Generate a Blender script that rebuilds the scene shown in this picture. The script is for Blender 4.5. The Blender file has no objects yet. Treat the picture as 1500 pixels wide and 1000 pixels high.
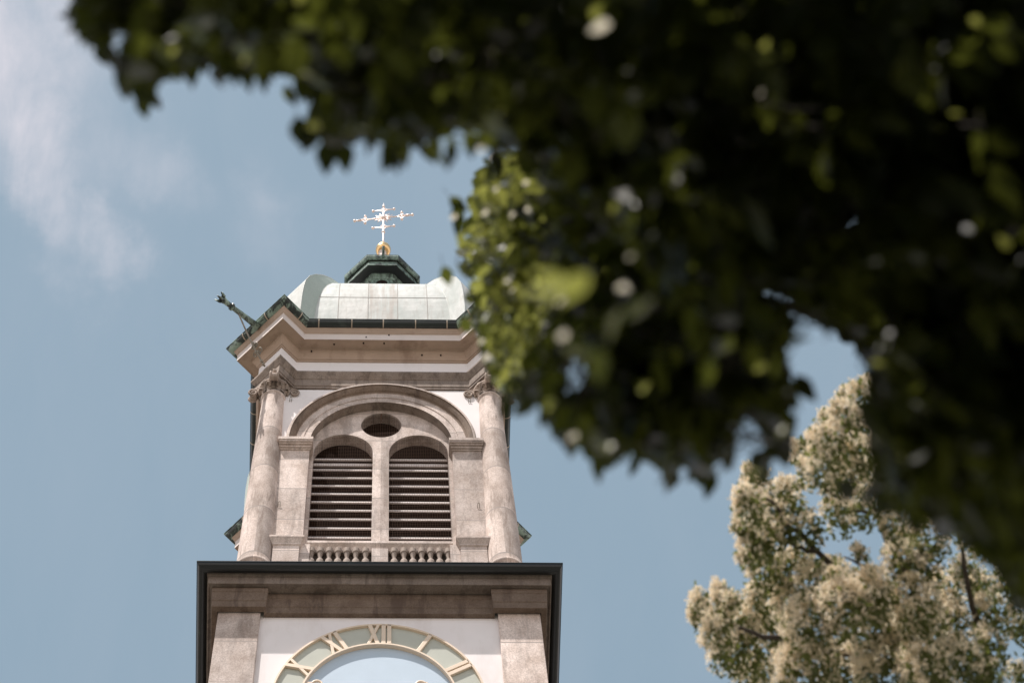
import bpy, bmesh, math, random
from mathutils import Vector, Matrix
R = math.radians
S2 = math.sqrt(2)
random.seed(7)
scene = bpy.context.scene
ZO = 37.15                      # height of the clock stage gutter above the ground; tower meshes use it as z = 0

# ------------------------------------------------------------------ camera
cam_d = bpy.data.cameras.new('camera')
cam = bpy.data.objects.new('camera', cam_d)
scene.collection.objects.link(cam)
scene.camera = cam
FPX, PPX, PPY = 2535.2, 634.48, -641.98      # focal length and principal point in pixels of the 1500 x 1000 photo
cam_d.sensor_width = 36.0
cam_d.lens = FPX / 1500 * 36
cam_d.shift_x = (750 - PPX) / 1500
cam_d.shift_y = -(500 - PPY) / 1500
cam_d.clip_start = 0.1
cam_d.clip_end = 3000
RI = Vector((0.99946285, -0.0229727, -0.02337224)).normalized()
UP = Vector((-0.02050502, -0.99469179, 0.10083548)).normalized()
FW = Vector((0.02556464, 0.10030207, 0.99462855)).normalized()
CP = Vector((-0.26196797, -29.64459252, ZO - 35.54915388))
m3 = Matrix((RI, UP, -FW)).transposed()
cam.matrix_world = Matrix.Translation(CP) @ m3.to_4x4()
cam_d.dof.use_dof = True
cam_d.dof.focus_distance = 42.0
cam_d.dof.aperture_fstop = 1.7
cam_d.dof.aperture_blades = 0

def at(px, py, depth):
    """point seen at a photo pixel, at a depth along the lens axis"""
    return CP + (FW + RI * ((px - PPX) / FPX) - UP * ((py - PPY) / FPX)) * depth
def to_px(v):
    d = v - CP
    z = d.dot(FW)
    return PPX + FPX * d.dot(RI) / z, PPY - FPX * d.dot(UP) / z

# ------------------------------------------------------------------ light
SUN = Vector((-1.0, -1.0, 2.9)).normalized()
elev = math.asin(SUN.z)
sun_d = bpy.data.lights.new('sun', 'SUN')
sun_d.energy = 4.0
sun_d.angle = R(0.5)
sun_d.color = (1.0, 0.93, 0.87)
sun = bpy.data.objects.new('sun', sun_d)
scene.collection.objects.link(sun)
sun.rotation_euler = (-SUN).to_track_quat('-Z', 'Y').to_euler()
sun.location = (0, 0, 90)

world = bpy.data.worlds.new('World')
scene.world = world
world.use_nodes = True
wn, wl = world.node_tree.nodes, world.node_tree.links
wn.clear()
def WN(t, **k):
    n = wn.new(t)
    for a, b in k.items(): setattr(n, a, b)
    return n
out = WN('ShaderNodeOutputWorld')
bg = WN('ShaderNodeBackground'); bg.inputs['Strength'].default_value = 0.078
sky = WN('ShaderNodeTexSky', sky_type='NISHITA')
sky.sun_disc = False
sky.sun_elevation = elev
sky.sun_rotation = math.atan2(SUN.x, SUN.y)
sky.altitude = 500; sky.air_density = 1.0; sky.dust_density = 2.5; sky.ozone_density = 1.0
tc = WN('ShaderNodeTexCoord')
# thin milky veil over the whole sky
veil = WN('ShaderNodeMix', data_type='RGBA'); veil.inputs[0].default_value = 0.62
wl.new(sky.outputs[0], veil.inputs[6]); veil.inputs[7].default_value = (3.7, 5.02, 5.85, 1)
# cirrus, soft and streaky, thicker to the left
mp = WN('ShaderNodeMapping'); mp.inputs['Scale'].default_value = (4.2, 1.9, 2.2); mp.inputs['Rotation'].default_value = (0, 0, R(14))
wl.new(tc.outputs['Generated'], mp.inputs[0])
nz = WN('ShaderNodeTexNoise'); nz.inputs['Scale'].default_value = 4.5; nz.inputs['Detail'].default_value = 9; nz.inputs['Roughness'].default_value = 0.6; nz.inputs['Distortion'].default_value = 0.35
wl.new(mp.outputs[0], nz.inputs[0])
cr = WN('ShaderNodeMapRange', clamp=True); cr.inputs[1].default_value = 0.20; cr.inputs[2].default_value = 0.66
wl.new(nz.outputs[0], cr.inputs[0])
# wisps of cloud: a chain of soft patches whose edges are pulled about by noise
wz = WN('ShaderNodeTexNoise'); wz.inputs['Scale'].default_value = 9; wz.inputs['Detail'].default_value = 6; wz.inputs['Roughness'].default_value = .62
wl.new(tc.outputs['Generated'], wz.inputs[0])
ws = WN('ShaderNodeVectorMath', operation='SUBTRACT'); wl.new(wz.outputs['Color'], ws.inputs[0]); ws.inputs[1].default_value = (.5, .5, .5)
wk = WN('ShaderNodeVectorMath', operation='SCALE'); wl.new(ws.outputs[0], wk.inputs[0]); wk.inputs['Scale'].default_value = .11
wd = WN('ShaderNodeVectorMath', operation='ADD'); wl.new(tc.outputs['Generated'], wd.inputs[0]); wl.new(wk.outputs[0], wd.inputs[1])
acc = None
for bx_, by_, r0_, w_ in ((-60, -80, .13, 1.0), (10, 10, .10, 1.0), (40, 90, .072, 1.0), (62, 160, .058, 1.0), (80, 225, .050, .95), (95, 285, .045, .85), (115, 340, .040, .8), (160, 372, .036, .6), (90, 400, .034, .35), (190, 190, .055, .40), (250, 240, .040, .40), (285, 285, .03, .25), (395, 285, .038, .30), (370, 360, .034, .22), (150, 60, .07, .45)):
    CB = (at(bx_, by_, 1) - CP).normalized()
    vd = WN('ShaderNodeVectorMath', operation='DISTANCE'); wl.new(wd.outputs[0], vd.inputs[0]); vd.inputs[1].default_value = CB
    bank = WN('ShaderNodeMapRange', clamp=True, interpolation_type='SMOOTHSTEP')
    bank.inputs[1].default_value = r0_; bank.inputs[2].default_value = 0.0; bank.inputs[3].default_value = 0.0; bank.inputs[4].default_value = w_
    wl.new(vd.outputs['Value'], bank.inputs[0])
    if acc is None: acc = bank.outputs[0]
    else:
        ad = WN('ShaderNodeMath', operation='SMOOTH_MAX'); ad.inputs[2].default_value = .25; wl.new(acc, ad.inputs[0]); wl.new(bank.outputs[0], ad.inputs[1]); acc = ad.outputs[0]
sb_ = WN('ShaderNodeMapRange', clamp=True); sb_.inputs[1].default_value = .10; sb_.inputs[2].default_value = 1.0; wl.new(acc, sb_.inputs[0]); acc = sb_.outputs[0]
mu = WN('ShaderNodeMath', operation='MULTIPLY'); wl.new(cr.outputs[0], mu.inputs[0]); wl.new(acc, mu.inputs[1])
# bright haze towards the horizon
sz = WN('ShaderNodeSeparateXYZ'); wl.new(tc.outputs['Generated'], sz.inputs[0])
hz = WN('ShaderNodeMapRange', clamp=True, interpolation_type='SMOOTHERSTEP')
hz.inputs[1].default_value = .62; hz.inputs[2].default_value = -.05; hz.inputs[3].default_value = 0.0; hz.inputs[4].default_value = 1.0
wl.new(sz.outputs[2], hz.inputs[0])
hm = WN('ShaderNodeMix', data_type='RGBA'); wl.new(hz.outputs[0], hm.inputs[0]); wl.new(veil.outputs[2], hm.inputs[6]); hm.inputs[7].default_value = (15.8, 13.8, 12.9, 1)
cl = WN('ShaderNodeMix', data_type='RGBA'); wl.new(mu.outputs[0], cl.inputs[0]); wl.new(hm.outputs[2], cl.inputs[6]); cl.inputs[7].default_value = (7.5, 7.15, 7.7, 1)
wl.new(cl.outputs[2], bg.inputs[0]); wl.new(bg.outputs[0], out.inputs[0])

scene.view_settings.view_transform = 'Standard'
scene.view_settings.look = 'None'
scene.view_settings.gamma = 1
scene.view_settings.exposure = 0.45
scene.cycles.use_denoising = True
scene.cycles.max_bounces = 8

# ------------------------------------------------------------------ materials
def new_mat(name):
    m = bpy.data.materials.new(name)
    m.use_nodes = True
    n, l = m.node_tree.nodes, m.node_tree.links
    b = n['Principled BSDF']
    return m, n, l, b
def noise(n, l, scale, detail=4, rough=.55, vec=None, mapscale=None, dist=0):
    t = n.new('ShaderNodeTexNoise')
    t.inputs['Scale'].default_value = scale; t.inputs['Detail'].default_value = detail
    t.inputs['Roughness'].default_value = rough; t.inputs['Distortion'].default_value = dist
    tcn = n.new('ShaderNodeTexCoord')
    if mapscale:
        mpn = n.new('ShaderNodeMapping'); mpn.inputs['Scale'].default_value = mapscale
        l.new(tcn.outputs['Object'], mpn.inputs[0]); l.new(mpn.outputs[0], t.inputs[0])
    else:
        l.new(tcn.outputs['Object'], t.inputs[0])
    return t
def ramp(n, l, src, p0, p1, c0=(0, 0, 0, 1), c1=(1, 1, 1, 1)):
    r = n.new('ShaderNodeValToRGB')
    r.color_ramp.elements[0].position = p0; r.color_ramp.elements[0].color = c0
    r.color_ramp.elements[1].position = p1; r.color_ramp.elements[1].color = c1
    l.new(src, r.inputs[0]); return r
def mix(n, l, f, a, b, mode='MIX'):
    m = n.new('ShaderNodeMix'); m.data_type = 'RGBA'; m.blend_type = mode
    for i, v in ((0, f), (6, a), (7, b)):
        if hasattr(v, 'links'): l.new(v, m.inputs[i])
        elif i == 0: m.inputs[0].default_value = v
        else: m.inputs[i].default_value = (*v, 1)
    return m.outputs[2]
def bump(n, l, b, src, s, d=.02):
    bp = n.new('ShaderNodeBump'); bp.inputs['Strength'].default_value = s; bp.inputs['Distance'].default_value = d
    l.new(src, bp.inputs['Height']); l.new(bp.outputs[0], b.inputs['Normal'])

def mat_simple(name, col, rough=.6, metal=0, vary=.12, scale=6, dark=None, bumpy=.2):
    m, n, l, b = new_mat(name)
    t = noise(n, l, scale, 6)
    c = mix(n, l, ramp(n, l, t.outputs[0], .3, .72).outputs[0], tuple(v * (1 - vary) for v in col), tuple(min(1, v * (1 + vary * .5)) for v in col))
    if dark:
        t2 = noise(n, l, 1.3, 8, .65, mapscale=(1, 1, .35))
        c = mix(n, l, ramp(n, l, t2.outputs[0], .52, .68).outputs[0], c, dark)
    l.new(c, b.inputs['Base Color'])
    b.inputs['Roughness'].default_value = rough; b.inputs['Metallic'].default_value = metal
    if bumpy: bump(n, l, b, t.outputs[0], bumpy)
    else: b.inputs['Specular IOR Level'].default_value = .05
    return m

def mat_stone(name, base, course=1.15, seed=0., grime=.5, dark=(.10, .075, .06)):
    """speckled granite: each course its own tone, grain, blotches, rain streaks"""
    m, n, l, b = new_mat(name)
    tcn = n.new('ShaderNodeTexCoord')
    sep = n.new('ShaderNodeSeparateXYZ'); l.new(tcn.outputs['Object'], sep.inputs[0])
    add = n.new('ShaderNodeMath'); add.operation = 'ADD'; l.new(sep.outputs[2], add.inputs[0]); add.inputs[1].default_value = seed + 50
    dv = n.new('ShaderNodeMath'); dv.operation = 'DIVIDE'; l.new(add.outputs[0], dv.inputs[0]); dv.inputs[1].default_value = course
    fl = n.new('ShaderNodeMath'); fl.operation = 'FLOOR'; l.new(dv.outputs[0], fl.inputs[0])
    sx = n.new('ShaderNodeMath'); sx.operation = 'SIGN'; l.new(sep.outputs[0], sx.inputs[0])
    sc3 = n.new('ShaderNodeMath'); sc3.operation = 'MULTIPLY_ADD'; l.new(sx.outputs[0], sc3.inputs[0]); sc3.inputs[1].default_value = 17.3; l.new(fl.outputs[0], sc3.inputs[2])
    wn_ = n.new('ShaderNodeTexWhiteNoise'); wn_.noise_dimensions = '1D'; l.new(sc3.outputs[0], wn_.inputs['W'])
    fr = n.new('ShaderNodeMath'); fr.operation = 'FRACT'; l.new(dv.outputs[0], fr.inputs[0])
    # joint line at the course ends
    pp = n.new('ShaderNodeMath'); pp.operation = 'PINGPONG'; l.new(dv.outputs[0], pp.inputs[0]); pp.inputs[1].default_value = .5
    joint = n.new('ShaderNodeMapRange'); joint.inputs[1].default_value = .005; joint.inputs[2].default_value = .015; joint.clamp = True
    l.new(pp.outputs[0], joint.inputs[0])
    tone = mix(n, l, wn_.outputs['Value'], tuple(v * .72 for v in base), tuple(v * 1.16 for v in base))
    grain = noise(n, l, 30, 4, .8)
    c = mix(n, l, .8, tone, ramp(n, l, grain.outputs[0], .34, .62, (.56, .52, .50, 1), (1, 1, 1, 1)).outputs[0], 'MULTIPLY')
    blot = noise(n, l, 2.2, 8, .62)
    c = mix(n, l, .65, c, ramp(n, l, blot.outputs[0], .36, .62, (.60, .54, .49, 1), (1.0, 1, 1, 1)).outputs[0], 'MULTIPLY')
    st = noise(n, l, 1.6, 8, .7, mapscale=(2.2, 2.2, .4), dist=.3)
    f = n.new('ShaderNodeMath'); f.operation = 'MULTIPLY'; l.new(ramp(n, l, st.outputs[0], .50, .62).outputs[0], f.inputs[0]); f.inputs[1].default_value = grime
    c = mix(n, l, f.outputs[0], c, dark)
    c = mix(n, l, joint.outputs[0], tuple(v * .40 for v in base), c)
    l.new(c, b.inputs['Base Color']); b.inputs['Roughness'].default_value = .85
    bump(n, l, b, grain.outputs[0], .35, .01)
    return m

def mat_patina(name, green, black, lo=.42, hi=.58, rough=.5, scale=2.6, streak=(1, 1, .6)):
    m, n, l, b = new_mat(name)
    a = noise(n, l, scale, 9, .7, mapscale=streak, dist=.5)
    f = noise(n, l, 24, 4, .6)
    c = mix(n, l, ramp(n, l, a.outputs[0], lo, hi).outputs[0], black, green)
    c = mix(n, l, .3, c, ramp(n, l, f.outputs[0], .35, .65, (.55, .55, .55, 1), (1, 1, 1, 1)).outputs[0], 'MULTIPLY')
    l.new(c, b.inputs['Base Color']); b.inputs['Roughness'].default_value = rough
    bump(n, l, b, f.outputs[0], .15, .01)
    return m

M = {}
M['plaster'] = mat_simple('plaster', (.88, .84, .84), .9, vary=.03, scale=1.6, dark=(.78, .73, .715), bumpy=.08)
M['tan'] = mat_simple('tan_paint', (.46, .345, .265), .8, vary=.10, scale=2.2, dark=(.30, .21, .155), bumpy=.08)
M['cream'] = mat_simple('cream_paint', (.74, .66, .62), .8, vary=.06, scale=2.0, bumpy=.05)
M['stone'] = mat_stone('granite', (.84, .73, .67), 1.15, grime=.35)
M['stone_col'] = mat_stone('granite_drum', (.80, .69, .63), 1.62, .45, grime=.75, dark=(.26, .20, .165))
M['stone_dark'] = mat_stone('weathered_shaded_granite', (.26, .195, .15), 9.0, 1.0, grime=.8, dark=(.09, .06, .045))  # grime, plus shade of the sheltered mouldings darkened into the colour
M['stone_mid'] = mat_stone('grimy_shaded_granite', (.33, .275, .235), 9.0, 1.0, grime=.7, dark=(.10, .075, .06))  # grime, with the shade of soffit and cornices put into the tone
M['carved'] = mat_stone('carved_stone', (.48, .40, .345), 9.0, 1.0, grime=.65)
M['gutter_green'] = mat_patina('copper_patina', (.34, .46, .39), (.03, .042, .038), .47, .57, .4, 3, (1, 1, 1.6))
M['gutter_dark'] = mat_patina('aged_copper', (.075, .10, .09), (.022, .03, .03), .50, .78, .35, 3, (1, 1, .3))
M['gutter_black'] = mat_patina('black_metal', (.035, .055, .048), (.012, .015, .016), .62, .72, .35)
M['lantern_green'] = mat_patina('lantern_patina', (.24, .34, .29), (.035, .05, .045), .42, .58, .5, 5, (1, 1, .5))
M['dark_metal'] = mat_simple('dark_metal', (.03, .035, .035), .5)
M['roof'] = None
M['gold'] = mat_simple('gilding', (1.0, .83, .76), .45, .5, vary=.08, scale=14)
M['gold_ball'] = mat_simple('gilded_copper', (.93, .62, .30), .3, .9, vary=.08, scale=9)
M['gold_paint'] = mat_simple('gilt_paint', (.78, .64, .50), .5, .1, vary=.06, scale=5, bumpy=.05)
M['clip'] = mat_simple('clip_metal', (.50, .42, .33), .5, .2, vary=.3)
M['iron'] = mat_simple('wrought_iron', (.32, .29, .24), .6, .3, vary=.35, scale=12)
M['face_ring'] = mat_simple('clock_ring_paint', (.50, .52, .46), .8, vary=.05, scale=3, bumpy=.05)
M['face_blue'] = mat_simple('clock_disc_paint', (.50, .61, .72), .7, vary=.04, scale=2, bumpy=.03)
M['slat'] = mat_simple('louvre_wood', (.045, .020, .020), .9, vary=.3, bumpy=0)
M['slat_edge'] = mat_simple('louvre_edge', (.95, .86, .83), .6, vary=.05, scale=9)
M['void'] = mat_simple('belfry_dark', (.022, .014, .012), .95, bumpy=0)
M['wire'] = mat_simple('wire', (.11, .065, .045), .7, 0, bumpy=0)
M['bark'] = mat_simple('bark', (.07, .055, .045), .9, vary=.3, scale=9, bumpy=.6)

def roof_mat():
    """pale weathered copper sheets with standing seams every 1.05 m and brown rain streaks"""
    m, n, l, b = new_mat('pale_copper_sheet')
    tcn = n.new('ShaderNodeTexCoord'); sep = n.new('ShaderNodeSeparateXYZ'); l.new(tcn.outputs['Object'], sep.inputs[0])
    g = noise(n, l, 1.1, 8, .65, mapscale=(1, 1, .5))
    c = mix(n, l, ramp(n, l, g.outputs[0], .40, .66).outputs[0], (.45, .50, .475), (.68, .69, .67))
    # sheet by sheet tone
    dv = n.new('ShaderNodeMath'); dv.operation = 'MULTIPLY_ADD'; l.new(sep.outputs[0], dv.inputs[0]); dv.inputs[1].default_value = 1 / .85; dv.inputs[2].default_value = 20.5
    fl = n.new('ShaderNodeMath'); fl.operation = 'FLOOR'; l.new(dv.outputs[0], fl.inputs[0])
    w = n.new('ShaderNodeTexWhiteNoise'); w.noise_dimensions = '1D'; l.new(fl.outputs[0], w.inputs['W'])
    c = mix(n, l, w.outputs['Value'], c, mix(n, l, .5, c, (.62, .60, .56)))
    ms = n.new('ShaderNodeMapRange'); ms.clamp = True; ms.interpolation_type = 'SMOOTHSTEP'
    ab = n.new('ShaderNodeMath'); ab.operation = 'ABSOLUTE'; l.new(sep.outputs[0], ab.inputs[0]); l.new(ab.outputs[0], ms.inputs[0])
    ms.inputs[1].default_value = .52; ms.inputs[2].default_value = .34
    s = noise(n, l, 2.4, 6, .6, mapscale=(3.4, .3, .25))
    f = n.new('ShaderNodeMath'); f.operation = 'MULTIPLY'; l.new(ramp(n, l, s.outputs[0], .40, .62).outputs[0], f.inputs[0]); l.new(ms.outputs[0], f.inputs[1])
    f2 = n.new('ShaderNodeMath'); f2.operation = 'MULTIPLY'; l.new(f.outputs[0], f2.inputs[0]); f2.inputs[1].default_value = .75
    c = mix(n, l, f2.outputs[0], c, (.43, .37, .32))
    s2 = noise(n, l, 3.0, 8, .7, mapscale=(2.6, .4, .5), dist=.4)
    f3 = n.new('ShaderNodeMath'); f3.operation = 'MULTIPLY'; l.new(ramp(n, l, s2.outputs[0], .50, .68).outputs[0], f3.inputs[0]); f3.inputs[1].default_value = .6
    c = mix(n, l, f3.outputs[0], c, (.42, .40, .36))
    l.new(c, b.inputs['Base Color']); b.inputs['Roughness'].default_value = .5
    dn = noise(n, l, 2.3, 3); bump(n, l, b, dn.outputs[0], .35, .05)
    return m
M['roof'] = roof_mat()

# ------------------------------------------------------------------ mesh helpers
class MB:
    def __init__(s): s.v = []; s.f = []; s.mi = []; s.sm = []
    def add(s, vs, fs, mi=0, smooth=False):
        o = len(s.v); s.v += [tuple(v) for v in vs]
        for f in fs: s.f.append([i + o for i in f]); s.mi.append(mi); s.sm.append(smooth)
    def box(s, x0, x1, y0, y1, z0, z1, mi=0, mat=None):
        vs = [Vector((x, y, z)) for z in (z0, z1) for y in (y0, y1) for x in (x0, x1)]
        if mat: vs = [mat @ v for v in vs]
        s.add(vs, [(0, 2, 3, 1), (4, 5, 7, 6), (0, 1, 5, 4), (2, 6, 7, 3), (0, 4, 6, 2), (1, 3, 7, 5)], mi)
    def lathe(s, prof, seg=32, c=(0, 0), mi=0, smooth=True):
        vs = []
        for r, z in prof:
            for k in range(seg):
                a = 2 * math.pi * k / seg
                vs.append((c[0] + r * math.cos(a), c[1] + r * math.sin(a), z))
        fs = []
        for i in range(len(prof) - 1):
            for k in range(seg):
                k2 = (k + 1) % seg
                fs.append((i * seg + k, i * seg + k2, (i + 1) * seg + k2, (i + 1) * seg + k))
        fs.append(tuple(range(seg))[::-1]); fs.append(tuple((len(prof) - 1) * seg + k for k in range(seg)))
        s.add(vs, fs, mi, smooth)
    def tube(s, pts, rad, seg=8, mi=0, flat=None):
        pts = [Vector(p) for p in pts]
        if not hasattr(rad, '__len__'): rad = [rad] * len(pts)
        vs = []; prev = None
        for i, p in enumerate(pts):
            t = (pts[min(i + 1, len(pts) - 1)] - pts[max(i - 1, 0)]).normalized()
            ref = prev if prev else (Vector((0, 0, 1)) if abs(t.z) < .9 else Vector((1, 0, 0)))
            u = (ref - t * ref.dot(t))
            u = u.normalized() if u.length > 1e-6 else t.orthogonal().normalized()
            prev = u; w = t.cross(u)
            for k in range(seg):
                a = 2 * math.pi * k / seg
                vs.append(p + (u * math.cos(a) + w * math.sin(a)) * rad[i])
        fs = [(i * seg + k, i * seg + (k + 1) % seg, (i + 1) * seg + (k + 1) % seg, (i + 1) * seg + k) for i in range(len(pts) - 1) for k in range(seg)]
        fs.append(tuple(range(seg))[::-1]); fs.append(tuple((len(pts) - 1) * seg + k for k in range(seg)))
        s.add(vs, fs, mi, True)
    def sphere(s, c, r, seg=16, rings=10, mi=0, sq=1.0):
        prof = [(max(.0005, r * math.sin(math.pi * i / rings)), c[2] - r * sq * math.cos(math.pi * i / rings)) for i in range(rings + 1)]
        s.lathe(prof, seg, (c[0], c[1]), mi)
    def sweep(s, outline, prof, mi=0, close_prof=False, mis=None):
        """outline(o) -> closed plan polygon pushed out by o ; prof = [(o, z)]"""
        rings = [outline(o) for o, z in prof]
        n = len(rings[0]); vs = []
        for (o, z), r in zip(prof, rings): vs += [(x, y, z) for x, y in r]
        k = len(prof); rng = range(k) if close_prof else range(k - 1)
        base = len(s.v); s.v += vs
        for i in rng:
            j = (i + 1) % k
            for q in range(n):
                q2 = (q + 1) % n
                s.f.append([base + i * n + q, base + i * n + q2, base + j * n + q2, base + j * n + q])
                s.mi.append(mis[i] if mis else mi); s.sm.append(False)
    def build(s, name, mats, parent=None, z=None, coll=True, bevel=0):
        me = bpy.data.meshes.new(name)
        me.from_pydata(s.v, [], s.f)
        for m in (mats if isinstance(mats, (list, tuple)) else [mats]): me.materials.append(m)
        me.polygons.foreach_set('material_index', s.mi)
        me.polygons.foreach_set('use_smooth', s.sm)
        me.update()
        o = bpy.data.objects.new(name, me)
        scene.collection.objects.link(o)
        if parent: o.parent = parent
        if z is not None: o.location.z = z
        if bevel:
            b = o.modifiers.new('edge', 'BEVEL'); b.width = bevel; b.segments = 2; b.limit_method = 'ANGLE'; b.angle_limit = R(40)
        return o

def plate(name, loops, y0, y1, mats, parent, z=ZO):
    """solid panel in the x-z plane with holes, between y0 and y1"""
    cu = bpy.data.curves.new(name, 'CURVE'); cu.dimensions = '2D'; cu.fill_mode = 'BOTH'; cu.extrude = abs(y1 - y0) / 2
    for lp in loops:
        sp = cu.splines.new('POLY'); sp.points.add(len(lp) - 1)
        for p, (x, zz) in zip(sp.points, lp): p.co = (x, zz, 0, 1)
        sp.use_cyclic_u = True
    tmp = bpy.data.objects.new(name + '_tmp', cu); scene.collection.objects.link(tmp)
    dg = bpy.context.evaluated_depsgraph_get(); dg.update()
    me = bpy.data.meshes.new_from_object(tmp.evaluated_get(dg))
    bpy.data.objects.remove(tmp); bpy.data.curves.remove(cu)
    me.name = name
    ym = (y0 + y1) / 2
    for v in me.vertices: x, zz, d = v.co; v.co = (x, ym - d, zz)
    me.materials.clear(); me.materials.append(mats)
    for p_ in me.polygons: p_.use_smooth = False; p_.material_index = 0
    o = bpy.data.objects.new(name, me); scene.collection.objects.link(o); o.parent = parent; o.location.z = z
    return o

def tag(o, label=None, cat=None, group=None, kind=None):
    if label: o['label'] = label
    if cat: o['category'] = cat
    if group: o['group'] = group
    if kind: o['kind'] = kind
    return o

def copy_part(o, parent, rotz):
    c = o.copy(); scene.collection.objects.link(c); c.parent = parent
    c.rotation_euler.z = o.rotation_euler.z + rotz
    for ch in o.children:
        d = ch.copy(); scene.collection.objects.link(d); d.parent = c
    return c

# ------------------------------------------------------------------ ground
def disc_mesh(r0, r1, z, seg=96, cx=0, cy=0):
    mb = MB(); n = 1
    if r0 <= 0:
        mb.add([(cx + r1 * math.cos(2 * math.pi * k / seg), cy + r1 * math.sin(2 * math.pi * k / seg), z) for k in range(seg)], [tuple(range(seg))])
    return mb
def ground_mat(name, c0, c1, scale, bmp=.4):
    m, n, l, b = new_mat(name)
    t = noise(n, l, scale, 10, .7); t2 = noise(n, l, scale * .07, 5)
    c = mix(n, l, ramp(n, l, t.outputs[0], .35, .65).outputs[0], c0, c1)
    c = mix(n, l, .35, c, ramp(n, l, t2.outputs[0], .35, .65, (.6, .6, .6, 1), (1, 1, 1, 1)).outputs[0], 'MULTIPLY')
    l.new(c, b.inputs['Base Color']); b.inputs['Roughness'].default_value = .95
    bump(n, l, b, t.outputs[0], bmp, .05)
    return m
g = disc_mesh(0, 1500, 0).build('ground', ground_mat('dry_ground', (.13, .12, .10), (.20, .18, .15), 3))
tag(g, kind='structure')
pv = disc_mesh(0, 24, .006, 96, 0, 0).build('pavement', ground_mat('pale_paving', (.20, .185, .17), (.27, .25, .23), 6))
tag(pv, kind='structure')
lawn = disc_mesh(0, 13, .012, 96, 2, -33).build('lawn', ground_mat('grass', (.035, .055, .015), (.06, .09, .025), 14, .8))
tag(lawn, kind='structure')

# ------------------------------------------------------------------ the tower
tower = bpy.data.objects.new('church_tower', None); scene.collection.objects.link(tower)
tag(tower, 'tall white and granite church bell tower with clock, louvred belfry and pale copper roof', 'church tower')

def out_low(xb_in, brk):
    """square plan of the clock stage; c = wall plane, corners break forward by brk"""
    def f(o):
        c = 3.35 + o; p = c + brk; xb = xb_in - (o if brk else 0) * .35
        pts = []
        for k in range(4):
            a = k * math.pi / 2; ca, sa = round(math.cos(a)), round(math.sin(a))
            for x, y in ((-p, -p), (-xb, -p), (-xb, -c), (xb, -c), (xb, -p)):
                pts.append((x * ca - y * sa, x * sa + y * ca))
        return pts
    return f
def square(o):
    c = 3.35 + o
    return [(-c, -c), (c, -c), (c, c), (-c, c)]

# shaft walls and corner pilasters
mb = MB(); mb.sweep(square, [(0, -37.15), (0, -.60)]); mb.build('clock_stage_wall', M['plaster'], tower, ZO)
mb = MB()
mb.box(-.505, .505, -.06, .06, -34.9, -.62)
for sx in (-1, 1):
    pm = MB()
    x0, x1 = (2.55, 3.47)
    # L shaped corner pier, proud of both walls
    a = [(x0, -3.352), (x0, -3.455), (3.455, -3.455), (3.455, -x0), (3.352, -x0), (3.352, -3.352)]
    for sy in (-1, 1):
        pts = [(x * sx, y * (-sy)) for x, y in a]
        vs = [(x, y, zz) for zz in (-35.6, -.70) for x, y in pts]; n = 6
        q = MB(); q.add(vs, [(i, (i + 1) % n, n + (i + 1) % n, n + i) for i in range(n)] + [tuple(range(n)), tuple(range(n, 2 * n))])
        q.build('corner_pilaster', M['stone'], tower, ZO, bevel=.012)
mb = MB(); mb.sweep(out_low(2.45, .12), [(.0, -37.15), (.22, -37.15), (.22, -36.0), (.12, -35.85), (.0, -35.7)]); mb.build('plinth', M['stone_mid'], tower, ZO)

# entablature of the clock stage
ent = MB()
ent.sweep(out_low(2.47, .145), [(-.02, -.86), (.105, -.86), (.105, -.70), (.125, -.68), (.125, -.45), (.145, -.43), (.145, -.315), (.10, -.300)])
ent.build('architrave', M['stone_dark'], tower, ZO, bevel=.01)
cor = MB()
cor.sweep(square, [(.05, -.300), (.34, -.300), (.36, -.325), (.385, -.325), (.385, -.11), (.41, -.10), (.44, -.02), (.44, .02), (-.5, .30)])
cor.build('corona', M['stone_mid'], tower, ZO, bevel=.008)

def gutter_prof(rim, r, z):
    pts = []
    for i in range(11):
        a = math.pi * i / 10
        pts.append((rim - r + r * math.cos(a), z - r * math.sin(a)))
    inner = [(rim - r + (r - .012) * math.cos(math.pi * i / 10), z - (r - .012) * math.sin(math.pi * i / 10)) for i in range(10, -1, -1)]
    return [(rim + .012, z + .015), (rim + .012, z)] + pts + inner + [(rim - .01, z + .015)]
gm = MB(); gm.sweep(square, gutter_prof(.65, .117, .0), close_prof=True); gm.build('gutter', M['gutter_black'], tower, ZO)
# lead apron roof between the gutter and the belfry
ap = MB(); ap.sweep(square, [(.55, -.02), (.0, .55), (-.5, .95)]); ap.build('apron_roof', M['gutter_dark'], tower, ZO)

# ------------------------------------------------------------------ clock
ZC, RO, RIN, YC = -3.34, 2.17, 1.61, -3.42
clock = MB()
def ring(mb, r0, r1, y0, y1, seg=120, mi=0, cz=ZC):
    vs = []
    for r, y in ((r0, y1), (r0, y0), (r1, y0), (r1, y1)):
        for k in range(seg):
            a = 2 * math.pi * k / seg; vs.append((r * math.sin(a), y, cz + r * math.cos(a)))
    mb.add(vs, [(i * seg + k, i * seg + (k + 1) % seg, ((i + 1) % 4) * seg + (k + 1) % seg, ((i + 1) % 4) * seg + k) for i in range(4) for k in range(seg)], mi)
clk = MB(); ring(clk, RIN, RO - .01, -3.385, -3.352); clock = clk.build('clock_face', M['face_ring'], tower, ZO)
q = MB(); ring(q, RO - .015, RO + .025, YC - .02, -3.352, 140); q.build('outer_rim', M['gold_paint'], clock)
q = MB(); ring(q, RIN - .025, RIN + .012, YC - .03, -3.352, 140); q.build('inner_rim', M['gold_paint'], clock)
q = MB(); seg = 96
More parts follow.
